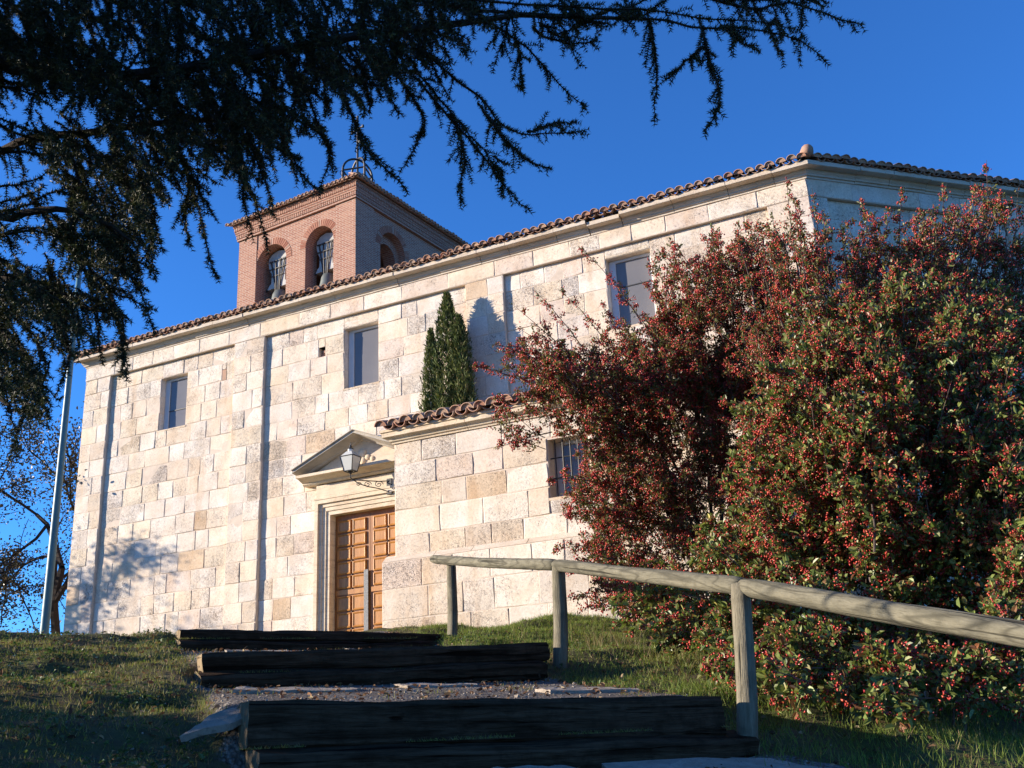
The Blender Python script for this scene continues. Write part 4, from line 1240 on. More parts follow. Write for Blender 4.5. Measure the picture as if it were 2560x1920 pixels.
def berry_arrays(pos, r, tetra=False):
    n = len(pos); q = rvec(n); p = unit(np.cross(q, rvec(n))); w = np.cross(q, p)
    if tetra:
        V = np.einsum('kj,njc->nkc', _TET, np.stack([q, p, w], 1))*r[:, None, None]*1.25 + pos[:, None, :]
        return V.reshape(-1, 3), (_TETF[None] + (np.arange(n)*4)[:, None, None]).reshape(-1, 3)
    B = np.stack([q, p, w], 1)                    # n,3,3
    V = np.einsum('kj,njc->nkc', _OCT, B)*r[:, None, None] + pos[:, None, :]
    T = (_OCTF[None] + (np.arange(n)*6)[:, None, None]).reshape(-1, 3)
    return V.reshape(-1, 3), T
def jitter_cols(base, n, k):
    """pick from palette with weights -> repeated k faces each"""
    pal = np.array([b[:3] for b in base]); w = np.array([b[3] for b in base]); w = w/w.sum()
    c = pal[rng.choice(len(pal), n, p=w)] * rng.uniform(.72, 1.28, (n, 1)) * rng.uniform(.93, 1.07, (n, 3))
    return np.repeat(c, k, 0)

# ------------------------------------------------------------------ berry bushes
class Bush:
    def __init__(s): s.L = []; s.B = []; s.tw = MB()
    def plume(s, root, tip, R0, nl, nc, ll, lw, nb, br, thick=.006, sag=.06):
        root = np.asarray(root, float); tip = np.asarray(tip, float); Ld = np.linalg.norm(tip-root)
        side = rvec(1)[0]; mid = (root+tip)/2 + side*Ld*.08 + np.array([0, 0, sag*Ld])
        t = rng.uniform(.02, 1.0, nl)[:, None]**.85
        C = (1-t)**2*root + 2*t*(1-t)*mid + t*t*tip
        tan = unit(2*(1-t)*(mid-root) + 2*t*(tip-mid))
        # leaves sit on short side sprigs
        ns = max(6, nl//7)
        ts = rng.uniform(.05, 1.0, ns)[:, None]; sd = rvec(ns); sl = R0*(1.05-ts*.75)*rng.uniform(.5, 1.25, (ns, 1))
        k = rng.integers(0, ns, nl)
        tt = np.clip(ts[k] + rng.normal(0, .02, (nl, 1)), 0, 1); C = (1-tt)**2*root + 2*tt*(1-tt)*mid + tt*tt*tip
        tan = unit(2*(1-tt)*(mid-root) + 2*tt*(tip-mid))
        rad = unit(sd[k] - tan*np.sum(sd[k]*tan, 1, keepdims=True) + tan*.55)
        f = rng.uniform(.15, 1, (nl, 1))
        pos = C + rad*sl[k]*f + rng.normal(0, ll*.25, (nl, 3))
        d = unit(rad*.6 + tan*.3 + rvec(nl)*.75)
        nr = unit(rvec(nl)*.8 + np.array([-.25, -.15, .7]))
        s.L.append((pos, d, nr, rng.uniform(.65, 1.2, nl)*ll, rng.uniform(.8, 1.15, nl)*lw))
        if nc:
            k = rng.integers(0, ns, nc); tt = ts[k]
            C = (1-tt)**2*root + 2*tt*(1-tt)*mid + tt*tt*tip
            tan = unit(2*(1-tt)*(mid-root) + 2*tt*(tip-mid))
            rad = unit(sd[k] - tan*np.sum(sd[k]*tan, 1, keepdims=True) + tan*.55)
            cen = C + rad*sl[k]*rng.uniform(.7, 1.15, (nc, 1))
            pos = (cen[:, None, :] + rng.normal(0, br*2.1, (nc, nb, 3))).reshape(-1, 3)
            s.B.append((pos, rng.uniform(.8, 1.2, len(pos))*br))
        pts = [tuple((1-u)**2*root + 2*u*(1-u)*mid + u*u*tip) for u in (0, .35, .7, 1.0)]
        s.tw.tube(pts, [thick, thick*.8, thick*.5, thick*.22], 4, cap=False)
        for q in range(min(ns, 6)):
            u = float(ts[q, 0]); c = (1-u)**2*root + 2*u*(1-u)*mid + u*u*tip
            tg = unit((2*(1-u)*(mid-root) + 2*u*(tip-mid))[None])[0]
            rd = unit((sd[q] - tg*np.dot(sd[q], tg) + tg*.55)[None])[0]
            s.tw.tube([tuple(c), tuple(c + rd*sl[q, 0])], [thick*.35, thick*.15], 3, cap=False)
    def stem(s, pts, r0, r1):
        n = len(pts); s.tw.tube([tuple(p) for p in pts], [r0+(r1-r0)*i/(n-1) for i in range(n)], 6)
    def build(s, name, label, base, pal, bpal, group, tetra=True, simple=True):
        root = empty(name, tuple(base)); tag(root, label, 'bush', group)
        off = np.asarray(base, float)
        pos, d, nr, L, W_ = [np.concatenate([q[i] for q in s.L]) for i in range(5)]
        V, T = leaf_arrays(pos-off, d, nr, L, W_, simple=simple)
        o = link_mesh('foliage', np_mesh('foliage', V, T, jitter_cols(pal, len(pos), 2 if simple else 4), smooth=False), LEAF, root); tag(o, kind='stuff')
        pos, r = [np.concatenate([q[i] for q in s.B]) for i in range(2)]
        V, T = berry_arrays(pos-off, r, tetra)
        o = link_mesh('berries', np_mesh('berries', V, T, jitter_cols(bpal, len(pos), 4 if tetra else 8), smooth=True), BERRY, root); tag(o, kind='stuff')
        s.tw.v = [tuple(np.array(v)-off) for v in s.tw.v]
        s.tw.build('stems', TWIG, root)
        return root
def blob_fill(bush, blobs, center, Yc, n_per, lenr, args, depth):
    for (px, py, rx, ry, w, *yy) in blobs:
        Y0 = yy[0] if yy else Yc
        n = max(1, int(n_per*w*rx*ry/10000.0))
        for _ in range(n):
            a = rng.uniform(0, 2*math.pi); r = math.sqrt(rng.uniform(0, 1))
            qx, qy = px + rx*r*math.cos(a), py + ry*r*math.sin(a)
            dz = rng.uniform(-1, 1)*depth*math.sqrt(max(.1, 1-r*r))
            p = at(qx, qy, Y0 + dz)
            g = gz(p[0], p[1])
            if p[2] < g + .10: p[2] = g + rng.uniform(.10, .3)
            out = p - center; out[2] *= .55
            d = unit((unit(out[None])[0]*.75 + np.array([-.10, -.22, .55]) + rvec(1)[0]*.55)[None])[0]
            L = rng.uniform(*lenr)
            if p[2] < g + .5: d[2] = abs(d[2])*.4 - .15
            q = p + d*L*.6
            q[2] = max(q[2], gz(q[0], q[1]) + .04)
            bush.plume(p - d*L*.4, q, **args)
PAL_A = [(.14,.15,.045,4),(.20,.18,.062,3),(.09,.11,.036,2),(.23,.10,.048,2.4),(.28,.24,.10,.8)]
PAL_B = [(.23,.105,.048,1.6),(.155,.20,.052,4),(.21,.25,.075,3.4),(.095,.135,.042,2),(.28,.27,.095,1.2),(.20,.11,.05,.5),(.36,.33,.09,.25)]
BPAL = [(.42,.042,.033,4),(.33,.028,.029,3),(.53,.090,.050,2),(.22,.020,.025,1.2)]
BG = 'red berried bushes beside the handrail'
# bush over the annex wall
A = Bush(); ca = np.array([2.1, 11.3, 1.6])
argA = dict(R0=.15, nl=84, nc=11, ll=.042, lw=.022, nb=6, br=.0100, thick=.006)
blobs = [(1500,1000,150,110,1.15),(1640,960,160,130,1.2),(1790,905,170,140,1.0),(1350,925,85,55,.8),(1420,960,80,70,.9),(1700,1120,200,160,1.1),(1570,1215,120,130,1.0),
         (1640,1370,140,120,1.0),(1480,1290,55,60,.5),(1850,780,140,120,1.0),(1735,735,100,90,.75),(1830,670,80,70,.6),(1920,690,90,90,.7),(1620,860,80,60,.6),(1900,1020,170,190,1.0),(1830,1290,150,170,.9),(1560,1420,80,80,.9,10.6),(1600,1500,70,50,.8,10.2),(1300,1080,60,45,.5)]
blob_fill(A, blobs, ca, 11.1, 52, (.28, .5), argA, .85)
tips = [((1190,915),(1330,960),11.0),((1240,1120),(1380,1080),10.9),((1250,1000),(1400,990),11.0),((1280,760),(1440,900),11.2),((1340,730),(1480,900),11.2),((1405,730),(1540,900),11.3),
        ((1230,860),(1380,930),11.0),((1295,820),(1440,920),11.1),((1760,590),(1830,760),11.4),((1655,625),(1740,790),11.4),((1600,700),(1700,840),11.3),((1500,760),(1600,900),11.2),((1790,640),(1840,800),11.2),((1730,650),(1790,800),11.2),((1820,620),(1860,780),11.3),
        ((1390,1375),(1560,1380),10.8),((1395,1430),(1560,1420),10.7),((1420,1290),(1560,1300),10.9),((1380,1200),(1530,1220),10.9),((1400,1500),(1560,1480),10.5),((1450,1530),(1580,1480),10.3),((1330,880),(1450,950),11.0),((1450,620),(1600,800),11.6),((1550,740),(1650,880),11.3)]
for (tp_, rt_, Yt) in tips:
    tp3 = at(*tp_, Yt - .25); rt3 = at(*rt_, Yt)
    A.plume(rt3, tp3, R0=.11, nl=130, nc=30, ll=.036, lw=.019, nb=7, br=.0095, thick=.008, sag=.10)
for (x, y) in ((1560,900),(1700,850),(1850,800),(1640,1100),(1480,980),(1800,1000),(1420,1000),(1900,900),(1600,1250)):
    b = ca + np.array([rng.uniform(-.25,.25), rng.uniform(-.2,.2), 0]); b[2] = gz(b[0], b[1])-.1
    e_ = at(x, y, 11.1+rng.uniform(-.3,.3)); m_ = (b+e_)/2 + np.array([rng.uniform(-.1,.2), 0, .35])
    A.stem([b, (b*.5+m_*.5)+np.array([0,0,.1]), m_, e_], .030, .008)
A.build('berry_bush', 'broad berry bush thick with dark red berries, hanging over the annex wall', (ca[0], ca[1], gz(ca[0], ca[1])), PAL_A, BPAL, BG)
# leafy bush close behind the rail
B = Bush(); cb_ = np.array([3.1, 8.3, .9])
argB = dict(R0=.17, nl=62, nc=13, ll=.058, lw=.029, nb=7, br=.0092, thick=.006)
blobs = [(2260,1260,280,190,1.0),(2450,1060,180,230,1.0),(2150,1060,200,170,1.0),(2010,1300,150,170,1.0,8.4),(2410,1460,190,140,.9),(2110,1500,190,120,.8),(1880,1440,130,120,.9,8.7),(1760,1500,95,80,.8,9.2),
         (2330,1660,230,75,.5,7.2),(2500,1640,100,110,.7,7.0),(2080,1640,140,80,.5,7.4),(2350,860,210,140,.8,8.5),(2120,890,130,120,.8,8.6),(1950,1120,90,130,.8,8.8),(1900,1590,120,70,.8,8.0),(1660,1500,90,70,.9,9.6),(1740,1590,90,60,.8,8.9),(1860,1690,100,50,.6,7.6),(2250,1760,300,50,.55,6.7),(1980,1700,110,60,.6,7.1),(2560,1260,70,160,1.0,7.6),(2570,1450,70,120,1.0,7.3)]
argB2 = dict(argB, nl=60, nc=8, ll=.062, lw=.032)
blob_fill(B, [b for b in blobs if b[1] < 1380], cb_, 8.0, 40, (.34, .58), argB, .75)
blob_fill(B, [b for b in blobs if b[1] >= 1380], cb_, 8.0, 36, (.34, .58), argB2, .75)
for (x, y) in ((2200,900),(2400,850),(2100,1150),(2300,1200),(2450,1350),(2000,1350),(2250,1450),(2520,1000)):
    b = cb_ + np.array([rng.uniform(-.3,.3), rng.uniform(-.25,.25), 0]); b[2] = gz(b[0], b[1])-.1
    e_ = at(x, y, 8.2+rng.uniform(-.3,.3)); m_ = (b+e_)/2 + np.array([rng.uniform(-.2,.2), 0, .3])
    B.stem([b, (b*.5+m_*.5)+np.array([0,0,.1]), m_, e_], .028, .008)
for (x0, y0, x1, y1, Yt) in ((2372,1600,2385,1850,6.6),(2180,1260,2186,1380,7.3),(2415,1790,2405,1850,6.4)):
    B.stem([at(x0, y0, Yt), at((x0+x1)/2+4, (y0+y1)/2, Yt), at(x1, y1, Yt)], .006, .008)
B.build('berry_bush', 'leafy green berry bush with red clusters right behind the log handrail', (cb_[0], cb_[1], gz(cb_[0], cb_[1])), PAL_B, BPAL, BG, simple=False)
# tall shoots behind
Cb = Bush(); cc = np.array([3.3, 10.0, 1.2])
argC = dict(R0=.15, nl=66, nc=12, ll=.044, lw=.022, nb=5, br=.0092, thick=.006)
blobs = [(2060,770,130,120,.8),(2240,730,140,110,.8),(2430,690,130,130,.8),(1990,660,80,90,.45),(2150,640,100,80,.4),(2330,630,100,80,.4),(2480,590,80,80,.4),(2000,920,150,110,.9),(2200,880,150,100,.9),(2420,880,150,110,.9),(2540,780,60,130,.6)]
blob_fill(Cb, blobs, cc, 9.7, 48, (.34, .6), argC, .6)
tips = [(1967,455,2010,760),(2000,560,2040,800),(2150,490,2170,760),(2256,470,2250,740),(2360,470,2350,740),(2466,400,2450,700),(2545,480,2520,760),(1930,520,1980,760),(2070,640,2090,830),(2200,600,2210,790),(2420,540,2420,760),(2310,600,2310,790),
        (2500,600,2490,800),(2100,560,2120,780),(2030,470,2060,720),(2060,520,2080,740),(2180,540,2190,740),(2390,520,2390,720),(1985,500,2020,700),(2330,520,2325,720),(2500,500,2490,700),(1870,560,1920,760),(1840,600,1890,780),(1950,600,1985,780),(2440,470,2430,700),(2550,620,2530,800),(1900,640,1960,820),(2290,540,2280,740)]
for (x0, y0, x1, y1) in tips:
    Yt = 9.6 + rng.uniform(-.5, .5)
    Cb.plume(at(x1, y1, Yt), at(x0, y0, Yt), R0=.115, nl=150, nc=30, ll=.042, lw=.021, nb=5, br=.0092, thick=.009, sag=.02)
for (x, y) in ((2060,780),(2200,760),(2300,760),(2450,720),(2530,780),(2000,850)):
    b = cc + np.array([rng.uniform(-.3,.3), rng.uniform(-.25,.25), 0]); b[2] = gz(b[0], b[1])-.1
    e_ = at(x, y, 9.7); m_ = (b+e_)/2 + np.array([rng.uniform(-.2,.2), 0, .2])
    Cb.stem([b, (b*.5+m_*.5)+np.array([0,0,.1]), m_, e_], .028, .008)
Cb.build('berry_bush', 'tall berry bush with loose upright shoots before the shaded apse wall', (cc[0], cc[1], gz(cc[0], cc[1])), PAL_A, BPAL, BG)

# ------------------------------------------------------------------ cypresses by the nave wall
def cypress(name, label, base, spires, n, group, sq=.6):
    root = empty(name, tuple(base), math.radians(64.2-90)); tag(root, label, 'cypress', group)
    P_ = []; D_ = []; Ls = []
    tr = MB()
    for (dx, dy, zb_, ztop, R, frac) in spires:
        m = int(n*frac)
        t = rng.uniform(0, 1, m)**.8
        prof = R*np.interp(t, [0, .15, .5, .75, .92, 1.0], [.85, .95, 1.0, .80, .45, .05])
        th = rng.uniform(0, 2*math.pi, m)
        lump = 1 + .22*np.sin(3*th + 11*t + dx*9) + .22*np.sin(5*th - 23*t) + .16*np.sin(11*th+41*t) + np.abs(rng.normal(0, .20, m))
        rr = prof*lump*np.sqrt(rng.uniform(.25, 1.0, m))
        pos = np.stack([dx + rr*np.cos(th), dy + rr*np.sin(th)*sq, zb_ + (ztop-zb_)*t], 1)
        d = np.stack([np.cos(th)*.35, np.sin(th)*.35, np.ones(m)], 1) + rng.normal(0, .36, (m, 3))
        P_.append(pos); D_.append(unit(d)); Ls.append(rng.uniform(.05, .15, m)*(1.05-.35*t))
        tr.tube([(dx*.3, dy*.3, 0), (dx, dy, zb_+.3), (dx, dy, ztop-.25)], [.07, .055, .008], 8)
    P_ = np.concatenate(P_); D_ = np.concatenate(D_); Ls = np.concatenate(Ls); m = len(P_)
    nr = rvec(m)
    V, T = leaf_arrays(P_, D_, nr, Ls, Ls*.28, .15, True)
    c = jitter_cols([(.095,.120,.036,4),(.13,.150,.046,2.5),(.060,.082,.028,2.5),(.19,.17,.07,.6)], m, 2)
    o = link_mesh('crown', np_mesh('crown', V, T, c), CYP, root); tag(o, kind='stuff')
    tr.build('trunk', BARK, root)
cb1 = ch_world(2.98, -.27, 1.45)
cypress('cypress_tree', 'narrow dark green cypress with pointed top against the nave wall', cb1, [(0, 0, .3, 6.12, .31, .58), (.25, -.04, .3, 5.62, .27, .42)], 26000, 'cypresses by the nave wall')
cb2 = ch_world(2.62, -.25, 1.45)
cypress('cypress_tree', 'smaller thin cypress spire beside the tall cypress by the nave', cb2, [(0, 0, .3, 5.52, .19, 1.0)], 9000, 'cypresses by the nave wall')

# ------------------------------------------------------------------ cedar with hanging boughs
CT = np.array([-5.2, 3.3])
ctz = gz(*CT)
cedar = empty('cedar_tree', (CT[0], CT[1], ctz)); tag(cedar, 'dark cedar tree whose drooping needled boughs hang before the sky', 'tree')
coff = np.array([CT[0], CT[1], ctz])
wood = MB(); ROS = []                       # rosettes: position, tangent
def sample_poly(pts, step):
    pts = np.asarray(pts, float); seg_ = np.linalg.norm(np.diff(pts, axis=0), axis=1); cum = np.concatenate([[0], np.cumsum(seg_)])
    n = max(2, int(cum[-1]/step)); s = np.linspace(0, cum[-1], n)
    P_ = np.stack([np.interp(s, cum, pts[:, k]) for k in range(3)], 1)
    return P_, unit(np.gradient(P_, axis=0)), s/cum[-1]
def smooth_poly(pts, n=14):
    pts = np.asarray(pts, float)
    if len(pts) < 3: return pts
    t = np.linspace(0, len(pts)-1, n); i = np.arange(len(pts))
    out = []
    for u in t:
        k = min(int(u), len(pts)-2); f = u-k
        p0, p1, p2, p3 = pts[max(k-1, 0)], pts[k], pts[k+1], pts[min(k+2, len(pts)-1)]
        out.append(.5*((2*p1)+(-p0+p2)*f+(2*p0-5*p1+4*p2-p3)*f*f+(-p0+3*p1-3*p2+p3)*f**3))
    return np.array(out)
def frond(pts, side=1.0, thick=.006, step=.0118, sidelen=(.05, .17), spacing=.045):
    pts = smooth_poly(pts)
    pts = pts + rng.normal(0, .004, pts.shape)
    P_, Tn, s = sample_poly(pts, step)
    ROS.append((P_ + rng.normal(0, .003, P_.shape), Tn))
    n = len(pts); wood.tube([tuple(p) for p in pts], [thick*(1-.75*i/(n-1)) for i in range(n)], 4, cap=False)
    if side <= 0: return
    L = np.linalg.norm(np.diff(pts, axis=0), axis=1).sum()
    m = int(L/spacing*side)
    for k in range(m):
        i = rng.integers(0, len(P_)); u = s[i]
        if u < .08: continue
        l = rng.uniform(*sidelen)*(1.05-.75*u)
        d = Tn[i]*.75 + rvec(1)[0]*.8 + np.array([0, 0, -.35]); d = d/np.linalg.norm(d)
        e_ = P_[i] + d*l + np.array([0, 0, -.18*l])
        q, tq, _ = sample_poly([P_[i], P_[i]+d*l*.5, e_], step)
        ROS.append((q, tq)); wood.tube([tuple(P_[i]), tuple(e_)], [thick*.4, thick*.15], 3, cap=False)
K = IW/2212.0
def F(ptsD, Y, **k):
    frond([at(x*K, y*K, Y + dy) for (x, y), dy in zip(ptsD, np.linspace(0, rng.uniform(-.3, .2), len(ptsD)))], **k)
def limb(pts, r0, r1, nd=0):
    pts = smooth_poly(pts, 18); n = len(pts)
    wood.tube([tuple(p + rng.normal(0, .010, 3)) for p in pts], [(r0+(r1-r0)*i/(n-1))*.72 for i in range(n)], 8)
    if nd:
        q, tq, _s = sample_poly(pts, .05)
        for k in rng.integers(0, len(q), nd):
            pr = proj(q[k])
            if pr[0] < -150: continue
            l = rng.uniform(.14, .36); d = unit((tq[k]*rng.uniform(.1, .8) + rvec(1)[0]*.75 + np.array([0, 0, -.45]))[None])[0]
            frond([q[k], q[k]+d*l*.5, q[k]+d*l+np.array([0, 0, -.06*l])], side=1.0, thick=.006, step=.012)
    return pts
tr0 = np.array([CT[0], CT[1], 0.0])
def tz_(z): return np.array([CT[0], CT[1], z])
limb([tz_(4.6), at(-260, 60, 4.8), at(250, 190, 5.0), at(800, 110, 4.9), at(1250, 40, 4.8), at(1620, 50, 4.7)], .075, .010, 70)
limb([tz_(3.2), at(-200, 640, 5.2), at(60, 700, 5.2), at(300, 790, 5.0)], .06, .012, 26)
limb([tz_(5.6), at(-100, -250, 5.0), at(600, -140, 5.1), at(1300, -120, 5.0), at(1900, -30, 4.9), at(2060, 20, 4.8)], .07, .006, 50)
limb([tz_(2.6), at(-250, 980, 5.2), at(-20, 1000, 5.2), at(60, 1040, 5.1)], .045, .008, 12)
limb([tz_(4.2), at(-200, 330, 5.6), at(150, 330, 5.6), at(480, 300, 5.5), at(700, 330, 5.4)], .055, .012, 45)
limb([tz_(3.8), at(-200, 480, 4.6), at(150, 520, 4.6), at(330, 600, 4.6)], .045, .010, 34)
# boughs traced along the edge of the crown
EX = [([(1000,20),(1200,35),(1400,40),(1520,60),(1630,62),(1720,82),(1785,137)], 4.7), ([(1480,-20),(1620,20),(1700,5),(1780,30),(1860,52)], 4.75),
 ([(1405,45),(1418,150),(1414,258)], 4.7), ([(1515,55),(1530,130),(1556,205),(1546,240),(1520,293)], 4.7), ([(1520,100),(1480,135),(1440,172)], 4.7), ([(1570,60),(1600,90),(1640,108)], 4.7), ([(1300,30),(1240,60),(1190,75)], 4.8),
 ([(1390,40),(1330,20),(1260,40)], 4.8), ([(1660,60),(1675,95),(1690,118)], 4.7),
 ([(980,-10),(1060,50),(1120,90),(1170,140),(1215,190),(1267,228)], 4.9), ([(1120,90),(1125,150),(1128,195)], 4.9), ([(1150,60),(1190,85),(1260,95),(1290,80)], 4.8), ([(1200,-10),(1250,40),(1330,55)], 4.8),
 ([(860,60),(960,150),(1040,215),(1080,265),(1140,290),(1200,290),(1268,280)], 5.0), ([(1140,285),(1200,268),(1245,262)], 5.0), ([(1040,230),(1090,300),(1140,345),(1192,366)], 5.0),
 ([(900,170),(960,240),(1010,300),(1060,360),(1090,405),(1142,452)], 5.05), ([(985,265),(1003,330),(998,380),(995,438)], 5.05), ([(1060,360),(1085,372),(1080,420)], 5.05), ([(760,60),(840,140),(890,210),(918,265),(900,315),(866,368)], 5.1),
 ([(680,70),(730,180),(770,280),(810,345),(850,380),(882,412)], 5.0), ([(600,120),(660,200),(690,280),(715,330),(692,405)], 5.2), ([(560,170),(600,270),(630,340),(655,380),(692,412)], 5.1), ([(800,120),(830,180),(860,245)], 5.2),
 ([(420,130),(480,270),(520,370),(555,450),(578,530)], 4.9), ([(500,180),(540,300),(575,400),(590,460)], 4.9), ([(480,200),(510,330),(530,440),(545,500)], 5.0), ([(330,180),(380,310),(420,420),(445,520),(468,600)], 4.95), ([(380,330),(440,430),(470,480)], 5.0),
 ([(200,150),(250,300),(290,420),(320,480),(335,560)], 4.9), ([(150,330),(200,460),(260,560),(300,630),(338,722)], 5.0), ([(60,420),(150,540),(220,640),(262,720),(272,812)], 5.0), ([(180,560),(230,620),(290,650),(335,670)], 5.0), ([(230,620),(262,690),(270,760),(268,808)], 5.05),
 ([(-40,560),(60,620),(120,690),(150,760),(135,820),(120,850)], 5.1), ([(-60,640),(20,720),(60,790),(70,850),(100,890)], 5.1), ([(-60,760),(0,820),(20,880),(32,930)], 5.1), ([(-60,240),(40,290),(130,310),(200,320)], 5.0), ([(-50,330),(60,330),(150,380),(190,430)], 5.0),
 ([(-60,400),(30,400),(110,370)], 5.0), ([(-50,470),(40,450),(100,420),(170,400)], 4.9), ([(-50,520),(60,500),(160,520),(220,560)], 4.9), ([(-60,180),(60,200),(120,240)], 5.1), ([(740,60),(735,130),(725,200)], 5.2),
 ([(700,150),(760,170),(815,185)], 5.2), ([(600,60),(640,200),(620,300),(640,390)], 5.3), ([(880,40),(930,130),(960,200)], 5.1), ([(560,300),(620,330),(650,345)], 5.1), ([(640,260),(700,300),(720,380)], 5.1), ([(300,420),(330,500),(320,560),(335,600)], 5.0), ([(410,400),(400,470),(410,530)], 5.0)]
for ptsD, Yb in EX:
    F(ptsD, Yb, side=1.15, thick=.009)
    if rng.uniform() < .75:                              # a second shoot close by gives the bough body
        ox, oy = rng.uniform(-16, 16), rng.uniform(-30, -5)
        F([(x+ox*(1-i/len(ptsD)), y+oy*(1-.4*i/len(ptsD))) for i, (x, y) in enumerate(ptsD[:-1])], Yb+rng.uniform(-.15, .3), side=1.0, thick=.007)
# dense part of the crown
def inpoly(x, y, poly):
    c = False; j = len(poly)-1
    for i in range(len(poly)):
        (xi, yi), (xj, yj) = poly[i], poly[j]
        if (yi > y) != (yj > y) and x < (xj-xi)*(y-yi)/(yj-yi)+xi: c = not c
        j = i
    return c
DENSE = [(-80,-60),(1060,-60),(1000,40),(930,120),(860,170),(760,190),(660,230),(570,320),(520,360),(440,370),(380,400),(320,430),(250,330),(170,250),(120,200),(60,180),(-80,190)]
LOWD = [(-80,560),(60,600),(150,600),(230,650),(230,720),(150,760),(130,840),(60,880),(-80,800)]
MIDD = [(90,300),(200,300),(320,430),(330,520),(250,640),(160,560),(140,430)]
cnt = 0
while cnt < 760:
    u = rng.uniform()
    poly = DENSE if u < .78 else (LOWD if u < .89 else MIDD)
    xs = [p[0] for p in poly]; ys = [p[1] for p in poly]
    x, y = rng.uniform(min(xs), max(xs)), rng.uniform(min(ys), max(ys))
    if not inpoly(x, y, poly): continue
    cnt += 1
    a = rng.normal(58, 26)*math.pi/180; l = rng.uniform(70, 170); Yb = rng.uniform(4.35, 6.0)
    F([(x-l*.5*math.cos(a), y-l*.5*math.sin(a)), (x, y-8), (x+l*.5*math.cos(a+.15), y+l*.5*math.sin(a+.15))], Yb, side=1.0, thick=.006, step=.0125)
# the rest of the crown, outside the picture on the left and overhead
far = []
for zz in np.linspace(2.6, 10.5, 15):
    for k in range(18):
        a = rng.uniform(0, 2*math.pi); R = rng.uniform(.65, 1.0)*np.interp(zz, [2.6, 5, 10.5], [3.0, 3.1, .8])
        d = np.array([math.cos(a), math.sin(a), -.10])
        e_ = tz_(zz) + d*R
        pts = np.array([tz_(zz), tz_(zz)+d*R*.5+np.array([0,0,.15]), e_+np.array([0,0,-.1])])
        for u in np.linspace(.25, 1, int(9*R/2)+3):
            c = pts[0]*(1-u)**2 + 2*u*(1-u)*pts[1] + u*u*pts[2]
            pr = proj(c) if c @ _fw > .3 else np.array([-9999, 0])
            if -120 < pr[0] < 2700 and -200 < pr[1] < 2000: continue
            if c[1] > 6.3: continue
            if c[1] > 3.4 and c[2] < 4.1: continue
            far.append((c, d))
        ok = True
        for p in pts[1:]:
            pr = proj(p) if p @ _fw > .3 else np.array([-9999, 0])
            if -60 < pr[0] < 2620 and -100 < pr[1] < 1980: ok = False
        if ok: limb(pts, .035, .008)
FARL = []
for c, d in far:
    for _ in range(4):
        dd = unit((d*.6 + rvec(1)[0]*.7 + np.array([0,0,-.35]))[None])[0]
        l = rng.uniform(.25, .5); q, tq, _s = sample_poly([c, c+dd*l*.5, c+dd*l+np.array([0,0,-.1*l])], .06)
        FARL.append((q, tq))
trunk = MB(); trunk.tube([(0, 0, -.3), (0, 0, .4), (.05, .02, 2.5), (.0, .05, 5.5), (.03, 0, 8.5), (0, 0, 11.0)], [.40, .33, .27, .20, .12, .03], 14); trunk.build('trunk', BARK, cedar, smooth=True)
RP = np.concatenate([r[0] for r in ROS]); RT = np.concatenate([r[1] for r in ROS])
NN = 8
m = len(RP); print('rosettes', m)
pos = np.repeat(RP, NN, 0); tn = np.repeat(RT, NN, 0)
d = rvec(m*NN); d = d - tn*np.sum(d*tn, 1, keepdims=True); d = unit(unit(d)*.9 + tn*rng.uniform(.1, .9, (m*NN, 1)))
ln = rng.uniform(.017, .032, m*NN)[:, None]; w = unit(np.cross(d, rvec(m*NN)))*.0029
V = np.stack([pos - w, pos + w, pos + d*ln], 1).reshape(-1, 3) - coff
T = np.arange(m*NN*3).reshape(-1, 3)
rc = jitter_cols([(.036,.046,.018,4),(.060,.068,.026,2),(.022,.028,.014,3),(.13,.125,.050,1.0)], m, NN)
o = link_mesh('needles', np_mesh('needles', V, T, rc), CEDAR_N, cedar); tag(o, kind='stuff')
fq = np.concatenate([q for q, t in FARL]); ft_ = np.concatenate([t for q, t in FARL]); 
V, T = leaf_arrays(fq - coff, unit(ft_*.6 + rvec(len(fq))), rvec(len(fq)), rng.uniform(.12, .20, len(fq)), rng.uniform(.05, .08, len(fq)), simple=True)
o = link_mesh('upper_needles', np_mesh('upper_needles', V, T, jitter_cols([(.040,.062,.036,4),(.060,.080,.040,2)], len(fq), 2)), CEDAR_N, cedar); tag(o, kind='stuff')
wood.v = [tuple(np.array(v)-coff) for v in wood.v]
wood.build('boughs', BARK, cedar)

